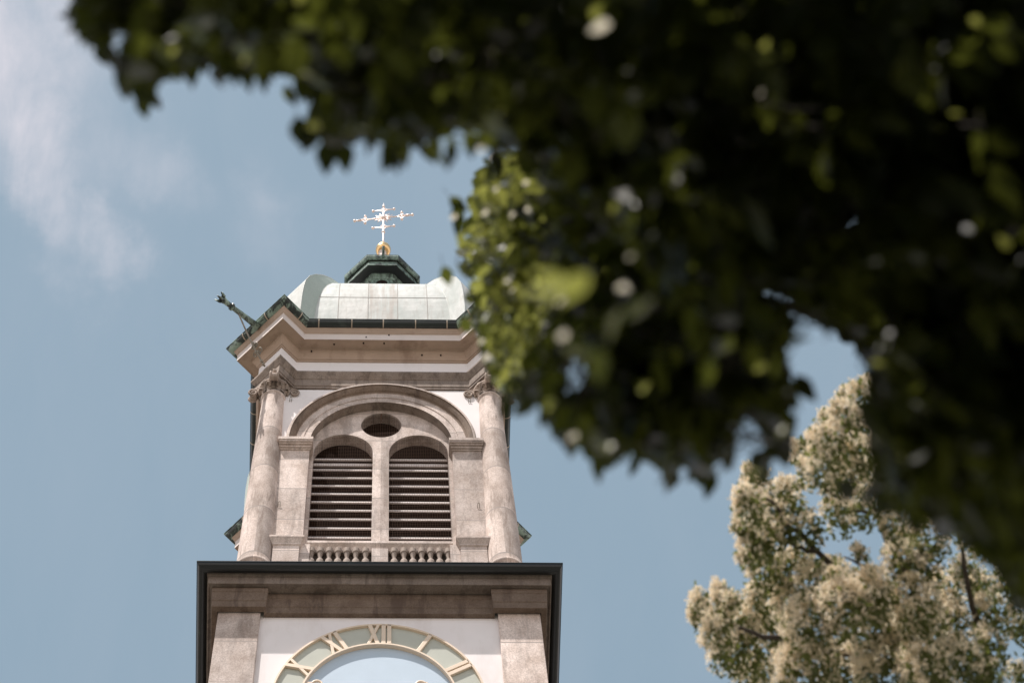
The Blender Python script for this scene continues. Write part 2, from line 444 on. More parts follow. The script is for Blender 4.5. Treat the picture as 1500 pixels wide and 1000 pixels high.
q.add([(RIN * math.sin(2 * math.pi * k / seg), -3.358, ZC + RIN * math.cos(2 * math.pi * k / seg)) for k in range(seg)] + [(RIN * math.sin(2 * math.pi * k / seg), -3.352, ZC + RIN * math.cos(2 * math.pi * k / seg)) for k in range(seg)],
      [tuple(range(seg)), tuple(range(seg, 2 * seg))] + [(k, (k + 1) % seg, seg + (k + 1) % seg, seg + k) for k in range(seg)])
q.build('clock_disc', M['face_blue'], clock)
def numeral(txt, ang):
    mb = MB(); H0, H1 = RIN + .01, RO + .005; w = .088; gap = .032
    widths = {'I': w, 'V': .27, 'X': .27}
    tot = sum(widths[c] for c in txt) + gap * (len(txt) - 1); x = -tot / 2
    rot = Matrix.Rotation(R(ang), 4, 'Y')
    T = Matrix.Translation((0, 0, ZC)) @ rot
    def bar(xa, xb, y, ww):          # slanted bar from (xa, H0) to (xb, H1)
        y0, y1 = y, YC + .03
        vs = [Vector((xx, yy, zz)) for yy in (y0, y1) for xx, zz in ((xa - ww / 2, H0), (xa + ww / 2, H0), (xb + ww / 2, H1), (xb - ww / 2, H1))]
        mb.add([T @ v for v in vs], [(0, 1, 2, 3), (4, 7, 6, 5), (0, 4, 5, 1), (1, 5, 6, 2), (2, 6, 7, 3), (3, 7, 4, 0)])
    for c in txt:
        W = widths[c]; cx = x + W / 2
        if c == 'I': bar(cx, cx, YC - .020, w)
        elif c == 'X':
            bar(cx + W / 2 - .045, cx - W / 2 + .045, YC - .023, w * 1.02); bar(cx - W / 2 + .035, cx + W / 2 - .035, YC - .0205, w * .75)
        elif c == 'V':
            bar(cx - .01, cx - W / 2 + .045, YC - .023, w * 1.02); bar(cx + .01, cx + W / 2 - .035, YC - .0205, w * .7)
        x += W + gap
    return mb
for k, t in enumerate(['XII', 'I', 'II', 'III', 'IIII', 'V', 'VI', 'VII', 'VIII', 'IX', 'X', 'XI']):
    numeral(t, k * 30).build('numeral', M['gold_paint'], clock, bevel=.006)
def hand(dx, dz, L, w, y, eye):
    mb = MB(); d = Vector((dx, 0, dz)).normalized(); nrm = Vector((-d.z, 0, d.x)); o = Vector((0, y, ZC))
    def quad(a, wa, b, wb):
        vs = [o + d * t + nrm * s_ * ww + Vector((0, yy, 0)) for yy in (0, -.03) for t, ww, s_ in ((a, wa, -1), (a, wa, 1), (b, wb, 1), (b, wb, -1))]
        mb.add(vs, [(0, 1, 2, 3), (4, 7, 6, 5), (0, 4, 5, 1), (1, 5, 6, 2), (2, 6, 7, 3), (3, 7, 4, 0)])
    quad(-.35, w * 1.3, eye - .10, w); quad(eye + .10, w, L, .012)
    rr = []
    for k in range(25):
        a = 2 * math.pi * k / 24; rr.append(o + d * (eye + .105 * math.cos(a)) + nrm * .105 * math.sin(a) + Vector((0, -.015, 0)))
    mb.tube(rr, .026, 6)
    return mb
hand(-1.29, .36, 1.50, .045, -3.50, 1.30).build('minute_hand', M['gold_paint'], clock)
hand(.87, .40, 1.10, .055, -3.46, .94).build('hour_hand', M['gold_paint'], clock)
q = MB(); q.sphere((0, -3.50, ZC), .10, 16, 10); q.build('hand_boss', M['gold_paint'], clock)

# ------------------------------------------------------------------ belfry plan
def out_up(o, a0=2.95, h0=.43, D0=4.33):
    a, h, D = a0 + o, h0 + o, D0 + o
    c4 = [(-(D * S2 + h * S2) / 2, -(D * S2 - h * S2) / 2), (-(D * S2 - h * S2) / 2, -(D * S2 + h * S2) / 2), (-(a - h * S2), -a), ((a - h * S2), -a)]
    pts = []
    for k in range(4):
        an = k * math.pi / 2; ca, sa = round(math.cos(an)), round(math.sin(an))
        pts += [(x * ca - y * sa, x * sa + y * ca) for x, y in c4]
    return pts
def octo(o, a0=2.92, cut=.30):
    a = a0 + o; b = a - cut - o * .59
    pts = []
    for k in range(4):
        an = k * math.pi / 2; ca, sa = round(math.cos(an)), round(math.sin(an))
        pts += [(x * ca - y * sa, x * sa + y * ca) for x, y in ((-b, -a), (b, -a))]
    return pts

# facade of the belfry, one side, then copied round the tower
def arc(cx, cz, r, a0, a1, n):
    return [(cx + r * math.cos(R(a0 + (a1 - a0) * k / n)), cz + r * math.sin(R(a0 + (a1 - a0) * k / n))) for k in range(n + 1)]
ZS = 5.85
facade = []
wl_ = [(-2.62, .6), (-1.83, .6)] + arc(0, ZS, 1.83, 180, 0, 48) + [(1.83, .6), (2.62, .6), (2.62, 8.30), (-2.62, 8.30)]
facade.append(plate('belfry_wall', [wl_], -2.92, -2.75, M['plaster'], tower))
# archivolt
av = MB(); NA = 64
def arch_band(name, prof, mat):
    av = MB(); vs = []
    for k in range(NA + 1):
        a = math.pi * k / NA
        vs += [(r * math.cos(a), y, ZS + r * math.sin(a)) for r, y in prof]
    n = len(prof)
    av.add(vs, [(k * n + i, k * n + i + 1, (k + 1) * n + i + 1, (k + 1) * n + i) for k in range(NA) for i in range(n - 1)])
    o = av.build(name, mat, tower, ZO); facade.append(o); return o
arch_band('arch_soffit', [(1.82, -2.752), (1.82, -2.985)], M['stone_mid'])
arch_band('archivolt', [(1.82, -2.985), (1.99, -2.985), (1.99, -3.003), (2.17, -3.003), (2.17, -3.02)], M['stone'])
arch_band('arch_moulding', [(2.17, -3.02), (2.20, -3.03), (2.22, -3.07), (2.27, -3.11), (2.33, -3.135), (2.335, -3.165)], M['stone_dark'])
arch_band('arch_fillet', [(2.335, -3.165), (2.385, -3.165), (2.385, -3.13), (2.42, -3.11), (2.42, -2.922)], M['stone'])
# piers, imposts and pedestals
for s in (-1, 1):
    def bx(mb, x0, x1, y0, y1, z0, z1, mi=0): mb.box(min(s * x0, s * x1), max(s * x0, s * x1), y0, y1, z0, z1, mi)
    p_ = MB(); bx(p_, 1.83, 2.53, -2.985, -2.921, 2.14, 5.56); bx(p_, 1.80, 1.828, -2.985, -2.755, 2.14, 5.56)
    facade.append(p_.build('pier', M['stone'], tower, ZO))
    i_ = MB()
    for x0, x1, y, z0, z1 in ((1.775, 2.545, -3.02, 5.56, 5.60), (1.755, 2.56, -3.06, 5.60, 5.66), (1.74, 2.575, -3.11, 5.66, 5.70), (1.72, 2.585, -3.15, 5.70, 5.75), (1.715, 2.60, -3.17, 5.75, 5.86)):
        bx(i_, x0, x1, y, -2.757, z0, z1)
    facade.append(i_.build('impost', M['stone'], tower, ZO, bevel=.008))
    d_ = MB()
    bx(d_, 1.86, 2.47, -3.03, -2.925, .6, 1.90)
    # splayed cap
    def ringv(e, y, z): return [(s * (1.86 - e), y, z), (s * (2.47 + e), y, z), (s * (2.47 + e), -2.925, z), (s * (1.86 - e), -2.925, z)]
    lv = [ringv(.0, -3.03, 1.90), ringv(.03, -3.06, 1.925), ringv(.03, -3.06, 1.96), ringv(.10, -3.13, 2.09), ringv(.10, -3.13, 2.14), ringv(0, -3.0, 2.16)]
    vs = [v for r in lv for v in r]
    d_.add(vs, [(i * 4 + k, i * 4 + (k + 1) % 4, i * 4 + 4 + (k + 1) % 4, i * 4 + 4 + k) for i in range(5) for k in range(4)] + [(20, 21, 22, 23)])
    bx(d_, 1.62, 1.858, -2.95, -2.76, .6, 2.08)
    facade.append(d_.build('pedestal', M['stone'], tower, ZO))
# tympanum with two round headed openings and an oculus
def win_loop(cx): return [(cx - .75, 2.27)] + arc(cx, ZS, .75, 180, 0, 32) + [(cx + .75, 2.27)]
tl = [(-1.84, 1.9)] + arc(0, ZS, 1.84, 180, 0, 48) + [(1.84, 1.9)]
tl = [(-1.84, 2.05)] + tl[1:-1] + [(1.84, 2.05)]
facade.append(plate('tympanum', [tl, win_loop(-.955), win_loop(.955), arc(0, 7.02, .525, 0, 352, 44)], -2.748, -2.46, M['stone'], tower))
# sill and balustrade
sl = MB(); sl.sweep(lambda o: [(-1.70, -2.76 - o), (1.70, -2.76 - o), (1.70, -2.62), (-1.70, -2.62)], [(.02, 2.02), (.06, 2.04), (.10, 2.12), (.155, 2.18), (.155, 2.255), (.0, 2.275)])
facade.append(sl.build('sill', M['stone'], tower, ZO))
cp_ = MB(); cp_.box(-.19, .19, -2.90, -2.76, .6, 2.018); facade.append(cp_.build('balustrade_pier', M['stone'], tower, ZO, bevel=.01))
bk = MB(); bk.box(-1.84, 1.84, -2.70, -2.60, .6, 2.04); facade.append(bk.build('balustrade_back', M['stone_mid'], tower, ZO))
bal_prof = [(.085, 1.0), (.085, 1.06), (.05, 1.10), (.085, 1.22), (.098, 1.34), (.103, 1.50), (.100, 1.58), (.085, 1.64), (.05, 1.68), (.042, 1.72), (.046, 1.76), (.058, 1.82), (.070, 1.875), (.074, 1.885), (.084, 1.89), (.088, 1.90), (.088, 2.018)]
first_bal = None
for s in (-1, 1):
    for k in range(7):
        x = s * (.33 + .205 * k + (.02 if k else .0))
        if first_bal is None:
            b_ = MB(); b_.lathe([(r * .95, z) for r, z in bal_prof], 20, smooth=False); first_bal = b_.build('baluster', M['carved'], tower, ZO); o = first_bal
        else:
            o = first_bal.copy(); scene.collection.objects.link(o)
        o.location = (x, -2.85, ZO)
# louvres
def louvre_window(cx):
    fr = MB()
    fr.box(cx - .80, cx + .80, -2.45, -2.40, 2.06, 2.28)
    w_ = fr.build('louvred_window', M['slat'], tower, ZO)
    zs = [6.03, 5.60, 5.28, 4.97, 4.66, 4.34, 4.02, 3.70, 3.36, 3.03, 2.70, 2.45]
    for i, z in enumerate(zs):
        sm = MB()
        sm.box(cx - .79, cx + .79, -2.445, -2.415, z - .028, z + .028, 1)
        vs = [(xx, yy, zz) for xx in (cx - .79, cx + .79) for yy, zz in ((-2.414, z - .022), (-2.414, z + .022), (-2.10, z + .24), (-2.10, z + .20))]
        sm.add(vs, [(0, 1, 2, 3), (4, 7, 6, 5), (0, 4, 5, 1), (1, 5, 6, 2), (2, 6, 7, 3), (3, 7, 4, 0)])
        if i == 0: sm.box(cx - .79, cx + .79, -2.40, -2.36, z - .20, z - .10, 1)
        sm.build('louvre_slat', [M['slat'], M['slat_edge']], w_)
    wm = MB(); r = .0021; y = -2.70
    x = -.72
    while x < .74:
        top = ZS + math.sqrt(max(0, .75 ** 2 - x * x)); wm.box(cx + x - r, cx + x + r, y - r, y + r, 2.27, top - .001); x += .06
    z = 2.33
    while z < ZS + .74:
        hw = .75 if z < ZS else math.sqrt(max(0.0004, .75 ** 2 - (z - ZS) ** 2))
        wm.box(cx - hw, cx + hw, y + r + .001, y + 3 * r, z - r, z + r); z += .06
    wm.build('wire_mesh', M['wire'], w_)
    return w_
wins = [louvre_window(-.955), louvre_window(.955)]
wm = MB(); r = .0028; x = -.50; y = -2.70
while x < .52:
    hh = math.sqrt(max(0, .525 ** 2 - x * x)); wm.box(x - r, x + r, y - r, y + r, 7.02 - hh, 7.02 + hh)
    wm.box(-hh, hh, y + r + .001, y + 3 * r, 7.02 + x - r, 7.02 + x + r); x += .06
wm.box(-.014, .014, -2.735, -2.715, 7.25, 7.62)
wm.build('oculus_mesh', M['wire'], tower, ZO)
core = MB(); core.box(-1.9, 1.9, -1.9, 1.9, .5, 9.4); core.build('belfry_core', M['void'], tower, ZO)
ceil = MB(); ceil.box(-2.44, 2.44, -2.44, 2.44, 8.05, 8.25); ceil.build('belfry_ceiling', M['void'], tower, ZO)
for k in (1, 2, 3):
    for o in facade: copy_part(o, tower, k * math.pi / 2)
    for o in wins: copy_part(o, tower, k * math.pi / 2)
# chamfered corners behind the columns
ch = MB()
for k in range(4):
    an = k * math.pi / 2; ca, sa = round(math.cos(an)), round(math.sin(an))
    loc = [(-2.62, -2.92), (-2.62, -2.75), (-2.75, -2.62), (-2.92, -2.62)]
    pts = [(x * ca - y * sa, x * sa + y * ca) for x, y in loc]
    ch.add([(x, y, z) for z in (.6, 8.3) for x, y in pts], [(0, 1, 2, 3), (4, 5, 6, 7)] + [(i, (i + 1) % 4, 4 + (i + 1) % 4, 4 + i) for i in range(4)])
ch.build('belfry_corner', M['plaster'], tower, ZO)

# ------------------------------------------------------------------ corner columns
CX = 2.865
def make_column():
    c = MB()
    pr = [(.50, .70), (.53, .74), (.54, .79), (.53, .84), (.50, .88), (.47, .89), (.44, .93), (.425, 1.02), (.44, 1.06), (.465, 1.08), (.475, 1.12), (.465, 1.16), (.43, 1.18), (.42, 1.20), (.408, 1.28)]
    n_ = 26
    for i in range(n_ + 1):
        t = i / n_; z = 1.36 + (7.78 - 1.36) * t
        r_ = .405 - .11 * t ** 1.35
        pr.append((r_, z))
    pr += [(.295, 7.80), (.325, 7.82), (.338, 7.85), (.325, 7.88), (.29, 7.90), (.29, 8.30)]
    c.lathe(pr, 48)
    c.box(-.58, .58, -.58, .58, .3, .45, mat=Matrix.Rotation(R(45), 4, 'Z'))
    return c
def make_capital():
    """composite capital; its volutes point along the world axes"""
    c = MB()
    c.lathe([(.30, 7.895), (.30, 7.95), (.31, 8.02), (.35, 8.12), (.42, 8.20), (.44, 8.23)], 32)
    # acanthus leaves in two rows
    def leaf(a, r0, z0, hgt, w, curl):
        pts = []; N = 8
        for i in range(N + 1):
            t = i / N
            rr = r0 + .02 + curl * t ** 3 ; zz = z0 + hgt * (t if t < .8 else .8 + .2 * math.sin((t - .8) / .2 * 2.6) * .5 - (t - .8) * .2)
            ww = w * (1 - .25 * t) * (1 - max(0, t - .75) * 2.2) * (1 + .14 * math.cos(t * 18))
            pts.append((rr, zz, ww))
        vs = []
        for rr, zz, ww in pts:
            for s_, dr in ((-1, -.012), (-.45, .012), (0, -.004), (.45, .012), (1, -.012)):
                th = a + s_ * ww / rr
                vs.append(((rr + dr) * math.cos(th), (rr + dr) * math.sin(th), zz))
        fs = [(i * 5 + j, i * 5 + j + 1, i * 5 + 6 + j, i * 5 + 5 + j) for i in range(N) for j in range(4)]
        back = [(x * .93, y * .93, z) for x, y, z in vs]; nb = len(vs)
        c.add(vs + back, fs + [tuple(q + nb for q in f[::-1]) for f in fs], 0, True)
    for k in range(8): leaf(k * math.pi / 4 + .39, .30, 7.90, .17, .085, .10)
    for k in range(8): leaf(k * math.pi / 4, .31, 7.93, .25, .07, .13)
    # abacus with concave sides, corners on the axes
    def abac(sc, z):
        pts = []
        for k in range(4):
            a0 = k * math.pi / 2
            p0 = Vector((.66 * sc * math.cos(a0), .66 * sc * math.sin(a0))); p1 = Vector((.66 * sc * math.cos(a0 + math.pi / 2), .66 * sc * math.sin(a0 + math.pi / 2)))
            tdir = (p1 - p0).normalized()
            e = .055
            a_, b_ = p0 + tdir * e, p1 - tdir * e
            mid = (a_ + b_) / 2; inw = -mid.normalized()
            for i in range(9):
                t = i / 8; q = a_.lerp(b_, t) + inw * (.12 * 4 * t * (1 - t)); pts.append((q.x, q.y, z))
        return pts
    lv = [abac(.90, 8.215), abac(.93, 8.25), abac(.955, 8.26), abac(1.0, 8.295), abac(1.0, 8.335)]
    n_ = len(lv[0]); vs = [v for r_ in lv for v in r_]
    c.add(vs, [tuple(range(n_))[::-1], tuple(range(4 * n_, 5 * n_))] + [(i * n_ + k, i * n_ + (k + 1) % n_, (i + 1) * n_ + (k + 1) % n_, (i + 1) * n_ + k) for i in range(4) for k in range(n_)])
    # volutes
    for k in range(4):
        a = k * math.pi / 2; u = Vector((math.cos(a), math.sin(a), 0)); w = Vector((-u.y, u.x, 0)); zc, rc = 8.085, .545
        for side in (-1, 1):
            pts = [u * .36 + Vector((0, 0, 7.98)), u * .42 + Vector((0, 0, 8.13))]
            for i in range(30):
                t = i / 29; th = math.pi * .80 - t * math.pi * 3.3; rr = .125 * (1 - t) + .02
                pts.append(u * (rc + rr * math.cos(th)) + Vector((0, 0, zc + rr * math.sin(th))))
            pts = [q + w * side * .095 for q in pts]
            c.tube(pts, [.030] * (len(pts) - 12) + [.030 - .001 * j for j in range(12)], 6)
        vs = []
        for j in range(12):
            th = 2 * math.pi * j / 12
            for sgn in (-1, 1): vs.append(u * (rc + .095 * math.cos(th)) + Vector((0, 0, zc + .095 * math.sin(th))) + w * sgn * .09)
        c.add(vs, [(2 * j, 2 * j + 1, (2 * j + 3) % 24, (2 * j + 2) % 24) for j in range(12)] + [tuple(range(0, 24, 2)), tuple(range(1, 24, 2))])
        # rosette in the middle of each concave side
        a2 = a + math.pi / 4; u2 = Vector((math.cos(a2), math.sin(a2), 0)); w2 = Vector((-u2.y, u2.x, 0))
        c.sphere(tuple(u2 * .39 + Vector((0, 0, 8.27))), .045, 10, 6)
        for j in range(5):
            th = 2 * math.pi * j / 5; c.sphere(tuple(u2 * .375 + w2 * .06 * math.cos(th) + Vector((0, 0, 8.27 + .06 * math.sin(th)))), .032, 8, 5)
        # small tendrils and an egg between the volutes
        for sd in (-1, 1):
            pts = [u2 * .33 + w2 * sd * .03 + Vector((0, 0, 8.0)), u2 * .36 + w2 * sd * .07 + Vector((0, 0, 8.10)), u2 * .38 + w2 * sd * .15 + Vector((0, 0, 8.16)), u2 * .37 + w2 * sd * .20 + Vector((0, 0, 8.10)), u2 * .37 + w2 * sd * .17 + Vector((0, 0, 8.06))]
            c.tube(pts, [.02, .022, .024, .022, .014], 6)
    return c
col_me = None
for k, (sx, sy) in enumerate(((-1, -1), (1, -1), (1, 1), (-1, 1))):
    if k == 0:
        col0 = make_column().build('column', M['stone_col'], tower, ZO); cap0 = make_capital().build('capital', M['carved'], col0)
        o = col0
    else:
        o = col0.copy(); scene.collection.objects.link(o)
        c2 = cap0.copy(); scene.collection.objects.link(c2); c2.parent = o
    o.location = (CX * sx, CX * sy, ZO)

# ------------------------------------------------------------------ belfry entablature
e1 = MB()
e1.sweep(out_up, [(-.6, 8.36), (.0, 8.335), (.0, 8.42), (.018, 8.425), (.018, 8.70), (.035, 8.71), (.06, 8.76), (.115, 8.86), (.125, 8.88), (.125, 8.94), (.11, 8.955), (.0, 8.975)])
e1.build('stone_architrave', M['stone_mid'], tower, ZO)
e2 = MB(); e2.sweep(out_up, [(.0, 8.93), (.0, 9.56)]); e2.build('frieze', M['plaster'], tower, ZO)
e3 = MB()
e3.sweep(out_up, [(-.02, 9.56), (.03, 9.56), (.03, 9.62), (.055, 9.63), (.07, 9.70), (.105, 9.80), (.14, 9.85), (.16, 9.86), (.16, 9.925), (.19, 9.94), (.43, 9.94), (.43, 9.925), (.455, 9.925)])
e3.build('bed_moulding', M['tan'], tower, ZO)
e4 = MB(); e4.sweep(out_up, [(.455, 9.925), (.455, 10.17), (.47, 10.18)]); e4.build('cornice_fascia', M['cream'], tower, ZO)
e5 = MB(); e5.sweep(out_up, [(.47, 10.18), (.47, 10.205), (.485, 10.22), (.50, 10.27), (.53, 10.33), (.54, 10.35), (.54, 10.42), (.40, 10.5)]); e5.build('cyma_moulding', M['tan'], tower, ZO)
# gutter: each straight run and each corner break is a piece of its own
gp = gutter_prof(.70, .155, 10.53)
rings = [out_up(o) for o, z in gp]
def gutter_piece(nm, m_, qs):
    g_ = MB(); kk = len(gp); w_ = len(qs) + 1; cols = [qs[0] + i for i in range(w_)]
    for (o, z), r_ in zip(gp, rings):
        for q in cols: g_.v.append((r_[q % 16][0], r_[q % 16][1], z))
    for i in range(kk):
        j = (i + 1) % kk
        for q in range(w_ - 1):
            g_.f.append([i * w_ + q, i * w_ + q + 1, j * w_ + q + 1, j * w_ + q]); g_.mi.append(0); g_.sm.append(2 <= i < 12)
    g_.build(nm, M[m_], tower, ZO)
for k in range(4):
    gutter_piece('gutter', 'gutter_dark', [4 * k + 2])
    gutter_piece('corner_gutter', 'gutter_green', [4 * k + 3, 4 * k + 4, 4 * k + 5])
# gutter clips
clips = MB()
def clip(p, nrm):
    """strap round the gutter at plan point p on the offset 0.70 outline"""
    t = Vector((-nrm.y, nrm.x, 0)); c0 = Vector((p.x, p.y, 10.53)) - nrm * .155
    vs = []
    N = 9
    for sgn in (-1, 1):
        for i in range(N):
            a = math.pi * (.0 + .95 * i / (N - 1))
            vs.append(c0 + nrm * .165 * math.cos(a) - Vector((0, 0, .165 * math.sin(a))) + t * sgn * .016)
    clips.add(vs, [(i, i + 1, N + i + 1, N + i) for i in range(N - 1)])
for k in range(4):
    rot = Matrix.Rotation(k * math.pi / 2, 3, 'Z')
    for x in (-1.78, -.86, .02, .92, 1.80): clip(rot @ Vector((x, -3.65, 0)), rot @ Vector((0, -1, 0)))
    o_ = out_up(.70)
    A_, B_, C_ = Vector((*o_[0], 0)), Vector((*o_[1], 0)), Vector((*o_[2], 0))
    for t_ in (.28, .66): clip(rot @ A_.lerp(B_, t_), rot @ Vector((-1, -1, 0)).normalized())
    clip(rot @ B_.lerp(C_, .72), rot @ Vector((1, -1, 0)).normalized())
    clip(rot @ Vector((A_.x + .38, A_.y + .38, 0)), rot @ Vector((-1, 1, 0)).normalized())
clips.build('gutter_clip', M['clip'], tower, ZO)

# ------------------------------------------------------------------ copper roof, plan follows the broken corners
def roof_ring(a, h, D):
    c4 = [(-(D * S2 + h * S2) / 2, -(D * S2 - h * S2) / 2), (-(D * S2 - h * S2) / 2, -(D * S2 + h * S2) / 2), (-(a - h * S2), -a), ((a - h * S2), -a)]
    pts = []
    for k in range(4):
        an = k * math.pi / 2; ca, sa = round(math.cos(an)), round(math.sin(an))
        pts += [(x * ca - y * sa, x * sa + y * ca) for x, y in c4]
    return pts
def ssm(x): x = max(0, min(1, x)); return x * x * (3 - 2 * x)
rp = [(3.42, 10.48), (3.44, 10.9), (3.45, 11.4), (3.44, 11.9), (3.41, 12.3), (3.35, 12.7), (3.25, 13.1), (3.10, 13.5), (2.90, 13.86), (2.65, 14.16), (2.35, 14.42), (2.0, 14.66), (1.65, 14.9), (1.35, 15.2), (1.12, 15.6), (.97, 16.1), (.88, 16.7), (.85, 17.0)]
rf = MB(); rr_ = []
for a, z in rp:
    f = ssm((z - 10.5) / 5.5)
    D = a * (1 + .262 * (1 - ssm((z - 12.2) / 3.2))); h = a * (.31 * (1 - f) + .40 * f)
    rr_.append([(x, y, z) for x, y in roof_ring(a, h, D)])
n_ = 16
vs = [v for r_ in rr_ for v in r_]
for i in range(len(rp) - 1):
    pass
rf.v = vs
for i in range(len(rp) - 1):
    for q in range(n_):
        rf.f.append([i * n_ + q, i * n_ + (q + 1) % n_, (i + 1) * n_ + (q + 1) % n_, (i + 1) * n_ + q]); rf.mi.append(1 if q % 4 == 1 else 0); rf.sm.append(False)
M['roof_shade_green'] = mat_patina('shade_green_copper_sheet', (.50, .57, .52), (.42, .50, .45), .3, .7, .55)  # duller green puts the shade of facets turned from the sun into colour
roof = rf.build('roof', [M['roof'], M['roof_shade_green']], tower, ZO)
# standing seams and the horizontal seam
sm_ = MB()
def on_face(a_idx, frac, side):
    pass
for k in range(4):
    rot = Matrix.Rotation(k * math.pi / 2, 3, 'Z')
    for fx in (-.42, .425, -1.27, 1.275):
        pts = []
        for (a, z), r_ in zip(rp, rr_):
            hw = abs(r_[3][0])
            if abs(fx) < hw - .02: pts.append(rot @ Vector((fx, -a - .004, z)))
        if len(pts) > 2: sm_.tube(pts, .010, 4)
    a, z = 3.425, 12.12
    ring_ = roof_ring(a + .012, a * .31 + .03, a * 1.35 + .05)
    sm_.tube([rot @ Vector((x, y, z)) for x, y in ((-2.06, -a), (2.06, -a))], .009, 4)
sm_.build('roof_seam', mat_simple('seam', (.36, .33, .30), .6), tower, ZO)
# hips of the corner breaks
hp = MB()
for q in (1, 2, 0, 3):
    for k in range(4):
        hp.tube([Vector(r_[(q + 4 * k) % 16]) for r_ in rr_[:13]], .008, 5)
hp.build('roof_hip', M['roof'], tower, ZO)

# ------------------------------------------------------------------ lantern
def octr(a):
    t = a * math.tan(math.pi / 8); return [(-t, -a), (t, -a), (a, -t), (a, t), (t, a), (-t, a), (-a, t), (-a, -t)]
L0 = MB(); L0.sweep(octr, [(.86, 16.6), (.86, 16.9), (.74, 16.95), (.74, 18.30)])
lant = L0.build('lantern', M['lantern_green'], tower, ZO)
L1 = MB(); L1.sweep(octr, [(.742, 18.12), (.77, 18.13), (.80, 18.17), (.80, 18.24), (.84, 18.27), (.84, 18.34)]); L1.build('lantern_moulding', M['lantern_green'], lant)
L1 = MB(); L1.sweep(octr, [(.84, 18.34), (1.10, 18.36)]); L1.build('lantern_soffit', M['gutter_black'], lant)  # black metal deepens the soffit's shade through its colour
L1 = MB(); L1.sweep(octr, [(1.10, 18.345), (1.125, 18.345), (1.125, 18.44), (1.105, 18.45), (1.105, 18.58)]); L1.build('lantern_cornice', M['lantern_green'], lant)
L2 = MB(); L2.sweep(octr, [(1.24 - .075 + .075 * math.cos(a), 18.76 - .15 * math.sin(a)) for a in [math.pi * i / 8 for i in range(9)]] + [(1.10, 18.77), (1.245, 18.775)], close_prof=True)
L2.build('lantern_gutter', M['lantern_green'], lant)
L3 = MB(); L3.sweep(octr, [(1.17, 18.72), (.95, 18.90), (.68, 19.10), (.48, 19.35), (.38, 19.65), (.33, 20.0)])
L3.build('lantern_cap', M['roof'], lant)
# arched openings
L4 = MB()
for k in range(8):
    rot = Matrix.Rotation(k * math.pi / 4, 3, 'Z')
    lp = [(-.17, 17.0)] + arc(0, 17.90, .17, 180, 0, 12) + [(.17, 17.0)]
    vs = [rot @ Vector((x, yy, z)) for yy in (-.746, -.70) for x, z in lp]; m_ = len(lp)
    L4.add(vs, [tuple(range(m_)), tuple(range(m_, 2 * m_))] + [(i, (i + 1) % m_, m_ + (i + 1) % m_, m_ + i) for i in range(m_)])
L4.build('lantern_opening', M['void'], lant)
L5 = MB()
for k in range(8):
    rot = Matrix.Rotation(k * math.pi / 4, 3, 'Z')
    L5.tube([rot @ Vector((x, -.75, z)) for x, z in [(-.20, 17.0)] + arc(0, 17.90, .20, 180, 0, 12) + [(.20, 17.0)]], .03, 6)
L5.build('lantern_arch', M['lantern_green'], lant)
# finial: white base block, gilt ball, gilt cross
fb_ = MB(); fb_.box(-.32, .32, -.32, .32, 19.9, 20.53); fb_.lathe([(.20, 20.53), (.13, 20.62), (.10, 20.8), (.10, 21.2), (.15, 21.25)], 16)
fb_.build('finial_base', M['cream'], tower, ZO, bevel=.01)
bl = MB(); bl.sphere((0.03, 0, 21.48), .262, 32, 20); bl.build('ball', M['gold_ball'], tower, ZO)
# lantern spout in front
sp = MB(); sp.tube([(.02, -1.20, 18.66), (.02, -1.36, 18.74), (.02, -1.50, 18.84)], [.05, .042, .052], 10)
sp.build('lantern_spout', M['lantern_green'], tower, ZO)
sp = MB(); sp.lathe([(.035, 0), (.035, .012)], 12); o = sp.build('spout_mouth', M['void'], tower, ZO + 18.843); o.location.y = -1.504; o.location.x = .02; o.rotation_euler.x = R(58)
# cross
cr_ = MB(); ZX = 23.80
cr_.tube([(0, 0, 21.7), (0, 0, 22.3), (0, 0, 24.62)], [.040, .034, .026], 8)
cr_.tube([(-.84, 0, ZX), (.84, 0, ZX)], .023, 8)
cr_.tube([(0, 0, 24.55), (0, 0, 24.92)], [.045, .006], 6); cr_.sphere((0, 0, 24.66), .05, 10, 8)
def flare(c, ax, L):
    """small crossbar with flared foot across an arm; ax = direction of the bar"""
    c = Vector(c); ax = Vector(ax); pd = Vector((ax.z, 0, ax.x))
    cr_.tube([c - ax * L, c + ax * L], .018, 6)
    for s_ in (-1, 1):
        cr_.sphere(tuple(c + ax * L * s_), .052, 10, 8)
        for t_ in (-1, 1):
            cr_.tube([c + pd * t_ * .26, c + pd * t_ * .09 + ax * s_ * .05, c + ax * s_ * .12 + pd * t_ * .035, c + ax * L * s_], [.010, .014, .014, .010], 5)
for z_ in (24.38, 23.12): flare((0, 0, z_), (1, 0, 0), .38)
for x_ in (-.66, .66): flare((x_, 0, ZX), (0, 0, 1), .25)
for s_ in (-1, 1): cr_.sphere((s_ * 1.04, 0, ZX), .055, 10, 8); cr_.tube([(s_ * .8, 0, ZX), (s_ * 1.04, 0, ZX)], [.05, .02], 8)
cr_.sphere((0, 0, 22.75), .07, 10, 8); cr_.sphere((0, 0, ZX), .10, 14, 10)
for k in range(24):
    a = 2 * math.pi * (k + .5) / 24; L = .36 if k % 2 else .27
    if abs(math.cos(a)) > .97 or abs(math.sin(a)) > .97: continue
    cr_.tube([(math.cos(a) * .08, 0, ZX + math.sin(a) * .08), (math.cos(a) * L, 0, ZX + math.sin(a) * L)], [.020, .010], 5)
o = cr_.build('cross', M['gold'], tower, ZO); o.location.x = .03; o.rotation_euler.z = R(-7)

